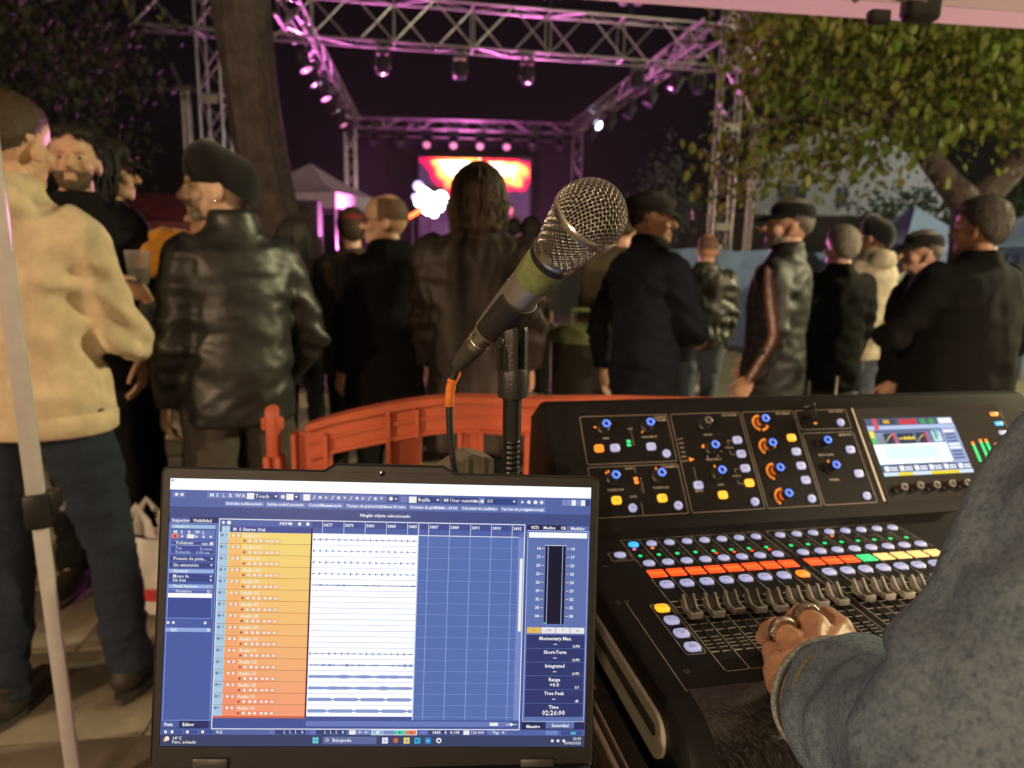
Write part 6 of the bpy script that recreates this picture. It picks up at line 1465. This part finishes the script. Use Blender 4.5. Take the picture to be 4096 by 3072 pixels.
person('person in a black cap with long dark braids and black jacket', (-1.77, 3.2, 0), R(-35), 1.88, (R(-22), 0), 'cloth', (0.0150, 0.0150, 0.0160), 'charcoal_sweat', blackT, skinB, ('long', hairD), None, ('cap', capK), .98, None, .8, extra=braids)
leatherK = (.019, .018, .018)
def sharp_chin(P, SCL, HM, A):
    m_ = M('ear_stud', (.7, .65, .5), .2, 1); MB().ell((.084, .006, .078), (.004,)*3).build('earring', m_, P, SCL @ HM); MB().ell((-.086, .006, .072), (.005,)*3).build('earring', m_, P, SCL @ HM)
person('man in a black beanie and black leather jacket with a grey moustache looking left', (-.925, 2.36, 0), R(42), 1.755, (R(66), R(-3), .095), 'leather', leatherK, 'leather_black', greyT, skinC, None, ('stache', beardG), ('beanie', capB), .97,
       {1: [(.235, -.005, 1.405), (.285, .0, 1.12), (.22, .14, .93)], -1: [(-.235, -.01, 1.405), (-.215, -.01, 1.12), (-.20, .10, .90)]}, .84, (5.5, 11, .0098), 'stand', True, None, (.12, .02, -.02), sharp_chin, belly=.025)
def scarf(P, SCL, HM, A):
    m_ = cloth_col('knit', 'scarf_mustard', (.52, .22, .022)); q = MB()
    for k, (z, r, t) in enumerate(((1.39, .165, .04), (1.44, .150, .042), (1.495, .125, .036))):
        pts = [(r*math.cos(2*math.pi*i/20)*(1+.08*math.sin(i*1.7+k)), +.12+r*1.0*math.sin(2*math.pi*i/20), z+.014*math.sin(2*math.pi*i/20*2+k)) for i in range(20)]; q.tube(pts, t, 8, closed=True)
    q.tube([(-.06, .10, 1.45), (-.09, .135, 1.36), (-.08, .14, 1.24)], [.04, .045, .03], 8, squash=.5)
    v, n, f = remesh(q, .010, 2); v = ruffle(v, n, 16, 16, .014, 2.2); ob('scarf', np_mesh('scarf', v, f, m_), P, SCL)
SP = person('person with a mustard scarf and dark grey padded jacket holding a cup', (-1.245, 2.98, 0), R(80), 1.69, (R(10), 0), 'puffer', (.055, .055, .055), 'padded_grey', blackT, skinB, ('short', hairD), None, None, 1.0,
       {-1: [(-.19, -.005, 1.395), (-.31, -.01, 1.14), (-.41, .02, 1.27)], 1: [(.19, -.005, 1.395), (.235, -.02, 1.12), (.2, .1, .92)]}, .78, (5, 22, .018), extra=scarf)
cup = thing('plastic_cup', 'clear plastic cup of dark drink held near the beige hoodie', 'cup', (-1.335, 2.55, 1.285), 0)
MB().lathe([(.030, 0), (.034, .02), (.043, .115), (.0445, .118), (.0425, .115), (.033, .02), (.029, .004), (.002, .003)], 26, cap=False).build('cup_wall', M('cup_clear', (.92, .88, .84), .08, trans=.85, spec=.6), cup)
MB().lathe([(.029, .004), (.0335, .02), (.037, .055), (.002, .055)], 22).build('drink', M('drink_dark', (.03, .01, .006), .1), cup)
person('balding man with glasses in a dark hooded coat, seen from behind', (-.60, 3.34, 0), R(40), 1.685, (R(52), 0), 'cloth', (0.0110, 0.0090, 0.0110), 'hood_coat', blackT, skinA, ('thin', hairT), None, None, 1.14, None, .62, (6, 6, .012), 'hood', extra=glasses)
person('tall long haired man in a long dark brown coat, back to the camera', (-.15, 3.06, 0), R(-3), 1.79, (0, 0), 'satin', (.032, .022, .018), 'coat_brown', blackT, skinA, ('long', hairB), None, None, 1.2, None, .55, (9, 3.2, .018), 'lapel')
person('person in a red cap and brown coat behind the balding man', (-.98, 4.35, 0), R(10), 1.67, (R(15), 0), 'cloth', (.06, .045, .03), 'brown_coat', blackT, skinA, ('short', hairB), None, ('cap', capR), 1.05, None, .7, fine=False)
person('person in a dark top with a pink lit edge left of the red cap', (-1.42, 4.7, 0), R(-10), 1.62, (0, 0), 'cloth', (0.0175, 0.0125, 0.0160), 'dark_top', blackT, skinA, ('long', hairD), None, None, 1.0, None, .75, fine=False)
person('short haired man in an olive brown jacket behind the man in the navy jacket', (.67, 4.46, 0), R(-6), 1.715, (0, 0), 'cloth', (.085, .072, .045), 'olive_jacket', blackT, skinA, ('fade', hairB), None, None, 1.08, None, .78, fine=False)
person('man in a black flat cap and navy jacket facing right', (.63, 3.36, 0), R(-52), 1.72, (R(-48), R(-3)), 'cloth', (0.0090, 0.0105, 0.0160), 'navy_jacket', blackT, skinB, ('fade', hairD), None, ('flat', capN), .98,
       {-1: [(-.21, -.005, 1.415), (-.285, -.05, 1.12), (-.27, -.0, .86)], 1: [(.21, -.005, 1.415), (.26, .04, 1.15), (.16, .2, 1.05)]}, .78, (6, 9, .012), 'stand')
person('short balding man in a creased black leather jacket and jeans', (1.37, 5.15, 0), R(3), 1.59, (0, 0), 'leather', (.026, .023, .018), 'leather_creased', jeansL, skinB, ('thin', hairT), None, None, 1.16, None, .84, (9, 7, .02), 'lapel', fine=False)
def stripes(P, SCL, HM, A):
    wm_, rm_ = M('stripe_white', (.30, .27, .24), .8, nz=(60, .8)), M('stripe_red', (.13, .016, .012), .8)
    for s in (-1, 1):
        a, e, w = A[s]; pts = [a+Vector((s*.01, 0, .075)), a+Vector((s*.075, 0, .02)), a+(e-a)*.45+Vector((s*.074, -.005, 0)), e+Vector((s*.070, -.014, 0)), e+(w-e)*.5+Vector((s*.062, -.018, 0)), w+Vector((s*.054, -.012, 0))]
        for off, wd, m_, lift in ((0, .009, wm_, .004), (-.016, .005, rm_, .003), (.016, .005, rm_, .003)):
            vs = []
            pp = smooth_path(pts, 6)
            for p in pp: vs += [(p.x+s*lift, p.y+off-wd, p.z), (p.x+s*lift, p.y+off+wd, p.z)]
            MB().add(vs, [(2*i, 2*i+1, 2*i+3, 2*i+2) for i in range(len(pp)-1)]).build('sleeve_stripe', m_, P, SCL, angle=80)
    sharp_chin(P, SCL, HM, A)
person('man in a black cap and black track jacket with striped sleeves facing left', (1.24, 3.34, 0), R(56), 1.70, (R(24), R(2)), 'satin', (0.0080, 0.0075, 0.0075), 'track_jacket', blackT, skinA, ('fade', hairG), ('full', beardG), ('cap', capK), 1.12,
       {-1: [(-.21, -.005, 1.415), (-.25, -.05, 1.13), (-.22, .05, .90)], 1: [(.21, -.005, 1.415), (.26, -.03, 1.13), (.2, .12, .95)]}, .80, (6, 9, .012), 'stand', extra=stripes)
person('white haired man in a black coat, back to the camera', (1.86, 4.14, 0), R(12), 1.61, (R(12), 0), 'cloth', (0.0070, 0.0065, 0.0065), 'black_coat', greyT, skinC, ('short', hairW), None, None, 1.16, None, .72, (6, 6, .012), 'lapel', fine=False)
person('man in a dark knit cap and cream hooded jacket with jeans', (2.36, 4.78, 0), R(20), 1.70, (R(18), 0), 'cloth', (.42, .37, .27), 'cream_hood', jeansL, skinA, ('fade', hairD), None, ('beanie', capB), .97, None, .78, (5, 8, .016), 'hood', fine=False)
person('large grey haired man in a black coat at the right edge', (1.93, 3.03, 0), R(20), 1.69, (R(18), R(-2)), 'cloth', (0.0065, 0.0060, 0.0060), 'big_black_coat', blackT, skinB, ('short', hairG), None, None, 1.38,
       {-1: [(-.26, -.005, 1.405), (-.35, .06, 1.15), (-.2, .26, 1.12)], 1: [(.26, -.005, 1.405), (.36, .0, 1.13), (.30, .15, .95)]}, .62, (5, 5, .014), 'lapel', belly=.05)
person('man with a dark cap half hidden behind the large man in black', (2.02, 3.62, 0), R(60), 1.58, (R(25), 0), 'cloth', (0.0100, 0.0100, 0.0110), 'hidden_coat', blackT, skinA, ('fade', hairG), None, ('cap', capN), 1.0, fine=False)
person('dark haired person near the stage right of the microphone head', (.13, 5.9, .13), R(-5), 1.58, (0, 0), 'cloth', (.05, .045, .04), 'far_coat', blackT, skinB, ('short', hairD), None, None, 1.05, None, .75, fine=False)
person('person in a dark red top near the stage beside the long haired man', (-.02, 7.2, .26), R(5), 1.5, (0, 0), 'cloth', (.10, .02, .03), 'far_red', blackT, skinB, ('short', hairD), None, None, 1.0, None, .75, fine=False)
person('person in a grey coat far back between the balding man and the tree', (-1.95, 6.6, .26), R(-8), 1.55, (0, 0), 'cloth', (.06, .05, .05), 'far_grey', blackT, skinA, ('long', hairB), None, None, 1.0, None, .75, fine=False)
# ------------------------------------------------------------------ sound engineer: left arm over the desk
ENG = Vector((.78, .30, 0))
en = thing('person', 'sound engineer in a faded denim jacket with silver rings reaching for the faders', 'person', ENG)
WR, EL, SH = Vector((.272, .566, 1.046)), Vector((.268, .352, 1.130)), Vector((.415, .405, 1.335))
denim = twill_mat('denim_jacket', (.030, .050, .084), (.175, .220, .272), 300)
K = {'m': Vector((.303, .640, 1.068)), 'r': Vector((.2755, .624, 1.060)), 'p': Vector((.2525, .602, 1.050)), 'i': Vector((.330, .648, 1.062))}
hm = MB()
hm.tube([WR+(EL-WR)*.45, WR, WR+Vector((.004, .03, .006))], [.029, .028, .031], 16, squash=.80, upv=(1, 0, 0))
for a, b, r0, r1 in (('i', 0, .024, .0155), ('m', 0, .0245, .0155), ('r', 0, .0245, .0150), ('p', 0, .0225, .0140)):
    p = K[a]; hm.tube([WR+Vector(((p.x-WR.x)*.35, .004, -.002)), WR.lerp(p, .55)+Vector((0, 0, -.003)), p+Vector((0, 0, -.010))], [r0, (r0+r1)/2, r1], 12, round_end=True)
for a in 'imrp':
    p = K[a]; hm.ell(p+Vector((0, -.001, .001)), (.0105, .0125, .0105)); hm.tube([WR+Vector(((p.x-WR.x)*.3, .012, .0205)), WR.lerp(p, .6)+Vector((0, 0, .0135)), p+Vector((0, -.004, .0045))], [.004, .0045, .005], 8, round_end=True)
hm.ell(WR+Vector((-.026, .004, -.004)), (.012, .017, .015)); hm.ell(WR+Vector((-.020, .022, -.006)), (.016, .022, .017))
TIP = {'i': (.336, .704, 1.026), 'm': (.302, .704, 1.026), 'r': (.270, .690, 1.024), 'p': (.266, .652, 1.016)}
for a, r in (('i', .0100), ('m', .0104), ('r', .0098), ('p', .0086)):
    p, t = K[a], Vector(TIP[a]); m1 = p.lerp(t, .42)+Vector((-.004, .004, .012)); m2 = p.lerp(t, .78)+Vector((0, .006, .006))
    hm.tube([p+Vector((0, -.006, -.006)), p+Vector((0, .004, -.002)), m1, m2, t], [r*1.35, r*1.22, r*1.05, r*.95, r*.82], 10, round_end=True)
hm.tube([WR+Vector((.024, .02, -.008)), Vector((.325, .622, 1.040)), Vector((.338, .660, 1.028)), Vector((.336, .690, 1.020))], [.018, .0145, .012, .0095], 10, round_end=True)
vv, nn_, ff = remesh(hm, .0026, 2, .5)
torso = MB(); torso.loft([(ENG.x, ENG.y, .85, .16, .12), (ENG.x, ENG.y, 1.1, .15, .11), (ENG.x, ENG.y, 1.35, .17, .11), (ENG.x, ENG.y, 1.48, .07, .07), (ENG.x, ENG.y, 1.55, .055, .055)], 18)
torso.tube([(ENG.x-.10, ENG.y+.02, 1.39), SH, EL, WR+(EL-WR)*.3], [.04, .042, .038, .028], 12, round_end=True)
hd = Matrix.Translation((ENG.x, ENG.y-.01, 1.53)) @ Matrix.Rotation(R(8), 4, 'Z')
t_v, t_n, t_f = remesh(torso, .016, 1); hh = xf(HV, hd)
av = np.concatenate([vv, t_v, hh])-np.array(ENG); af = ff+[tuple(j+len(vv) for j in f) for f in t_f]+[tuple(j+len(vv)+len(t_v) for j in f) for f in HF]
ob('body', np_mesh('body', av, af, M('skin_hand', (.50, .27, .165), .48, nz=(22, .2), bump=(260, .25, .0012), sub=.1)), en)
sl_ = MB()
CU = WR+(EL-WR)*.24
sl_.tube([CU, WR.lerp(EL, .25), WR.lerp(EL, .6), EL, EL.lerp(SH, .15), EL.lerp(SH, .5), SH, Vector((ENG.x-.14, ENG.y+.03, 1.40)), Vector((ENG.x-.06, ENG.y+.02, 1.38))], [.047, .052, .060, .068, .074, .078, .085, .10, .10], 26)
sl_.ell(EL, (.068, .068, .068), 20, 14)
sl_.loft([(ENG.x, ENG.y, .82, .20, .15), (ENG.x, ENG.y, 1.1, .19, .14), (ENG.x, ENG.y, 1.36, .20, .13), (ENG.x, ENG.y, 1.46, .13, .10), (ENG.x, ENG.y, 1.51, .085, .08)], 26)
jv, jn, jf = remesh(sl_, .0055, 3); j2 = ruffle(jv, jn, 11, 11, .011, 3.1); ax = (EL-WR).normalized()
for i in range(len(jv)):     # crosswise creases on the forearm
    t = (Vector(jv[i])-WR).dot(ax)
    if -.05 < t < .30: j2[i] += jn[i]*(.0035*math.sin(t*95+3*NOISE(Vector(jv[i]*14))))
ob('jacket', np_mesh('jacket', j2-np.array(ENG), jf, denim), en)
cf = MB(); u_ = ax; w0 = Vector((0, 0, 1)); w0 = (w0-u_*w0.dot(u_)).normalized(); w1 = u_.cross(w0); vs = []; n = 44
for (t, r) in ((-.012, .0455), (-.014, .049), (-.006, .0515), (.006, .0515), (.011, .0535), (.030, .0555), (.034, .053)):
    for i in range(n):
        a = 2*math.pi*i/n; r_ = r*(1+.035*NOISE(Vector((math.cos(a)*2, math.sin(a)*2, t*20)))); vs.append(CU+u_*t+w0*(r_*math.cos(a))+w1*(r_*math.sin(a))-ENG)
MB().add(vs, [(q*n+i, q*n+(i+1) % n, (q+1)*n+(i+1) % n, (q+1)*n+i) for q in range(6) for i in range(n)]).build('cuff', denim, en, angle=80)
fray = M('denim_fray', (.30, .32, .30), .95, nz=(300, .7), bump=(900, 1, .001)); thr = M('denim_thread', (.22, .17, .09), .9, nz=(400, .6))
def cuff_ring(t, r, rt, m_, nm):
    pts = []
    for i in range(48):
        a = 2*math.pi*i/48; r_ = r*(1+.035*NOISE(Vector((math.cos(a)*2, math.sin(a)*2, t*20)))); pts.append(CU+u_*t+w0*(r_*math.cos(a))+w1*(r_*math.sin(a))-ENG)
    MB().tube(pts, rt, 7, closed=True).build(nm, m_, en, angle=80)
cuff_ring(-.0125, .0502, .0030, fray, 'cuff_hem'); cuff_ring(.0005, .0512, .0016, M('denim_groove_shade', (.02, .026, .036), .95), 'groove_shade_ring'); cuff_ring(.0085, .0532, .0009, thr, 'stitching'); cuff_ring(.0325, .0552, .0009, thr, 'stitching')  # dark ring stands in for the shade in the gap behind the hem
ringm = M('ring_engraved', (.62, .56, .44), .22, 1, nz=(90, .5), bump=(420, 1.0, .0016))
for a, rr_, wd in (('r', .0138, .0050), ('m', .0140, .0055)):
    p, t = K[a], Vector(TIP[a]); m1 = p.lerp(t, .42)+Vector((-.004, .004, .012)); c = p.lerp(m1, .62); d = (m1-p).normalized()
    MB().lathe([(rr_*.90, -wd), (rr_*1.0, -wd), (rr_*1.10, -wd*.4), (rr_*1.14, 0), (rr_*1.10, wd*.4), (rr_, wd), (rr_*.9, wd)], 30).build('finger_ring', ringm, en, axis_mat(c-ENG, d), angle=40)
trs = MB(); trs.loft([(ENG.x, ENG.y, .60, .17, .13), (ENG.x, ENG.y, .9, .18, .13), (ENG.x, ENG.y, 1.0, .165, .125)], 18)
for s in (-1, 1): trs.tube([(ENG.x+s*.09, ENG.y, .85), (ENG.x+s*.1, ENG.y+.01, .48), (ENG.x+s*.1, ENG.y, .05)], [.095, .07, .06], 12)
v, n_, f = remesh(trs, .018, 1); ob('trousers', np_mesh('trousers', v-np.array(ENG), f, blackT), en)
for s in (-1, 1): MB().tube([(s*.1, -.03, .045), (s*.1, .14, .04)], [.045, .04], 12, round_end=True).build('shoe', shoeM, en)
_v, _f = shell(HAIRS['short'], .016, .006); ob('hair', np_mesh('hair', _v, _f, hairD), en, Matrix.Translation(-ENG) @ hd)

person('performer in a pink lit shirt on the stage right of the long haired man', (-.1, 20.2, 1.0), R(185), 1.72, (R(10), 0), 'cloth', (.30, .16, .22), 'stage_shirt', blackT, skinA, ('short', hairD), None, None, 1.0, None, .8, fine=False)
person('performer in dark clothes on the stage left of the white flood light', (-3.6, 20.6, 1.0), R(170), 1.76, (R(-10), 0), 'cloth', (.03, .02, .03), 'stage_dark', blackT, skinA, ('long', hairB), None, None, 1.0, None, .8, fine=False)

# ------------------------------------------------------------------ stage smoke and night air
hz = bpy.data.materials.new('haze'); hz.use_nodes = True; nt = hz.node_tree; nt.nodes.clear()
ho_ = nt.nodes.new('ShaderNodeOutputMaterial'); pv_ = nt.nodes.new('ShaderNodeVolumePrincipled')
pv_.inputs['Color'].default_value = (.9, .88, .92, 1); pv_.inputs['Density'].default_value = .0006; pv_.inputs['Anisotropy'].default_value = .35
nt.links.new(pv_.outputs[0], ho_.inputs[1])
hzo = MB().box((3, 16, 4.2), (76, 74, 10.6)).build('haze', hz, smooth=False); hzo['kind'] = 'stuff'
# ------------------------------------------------------------------ link everything
for o in COL.q: MAINCOL.objects.link(o)
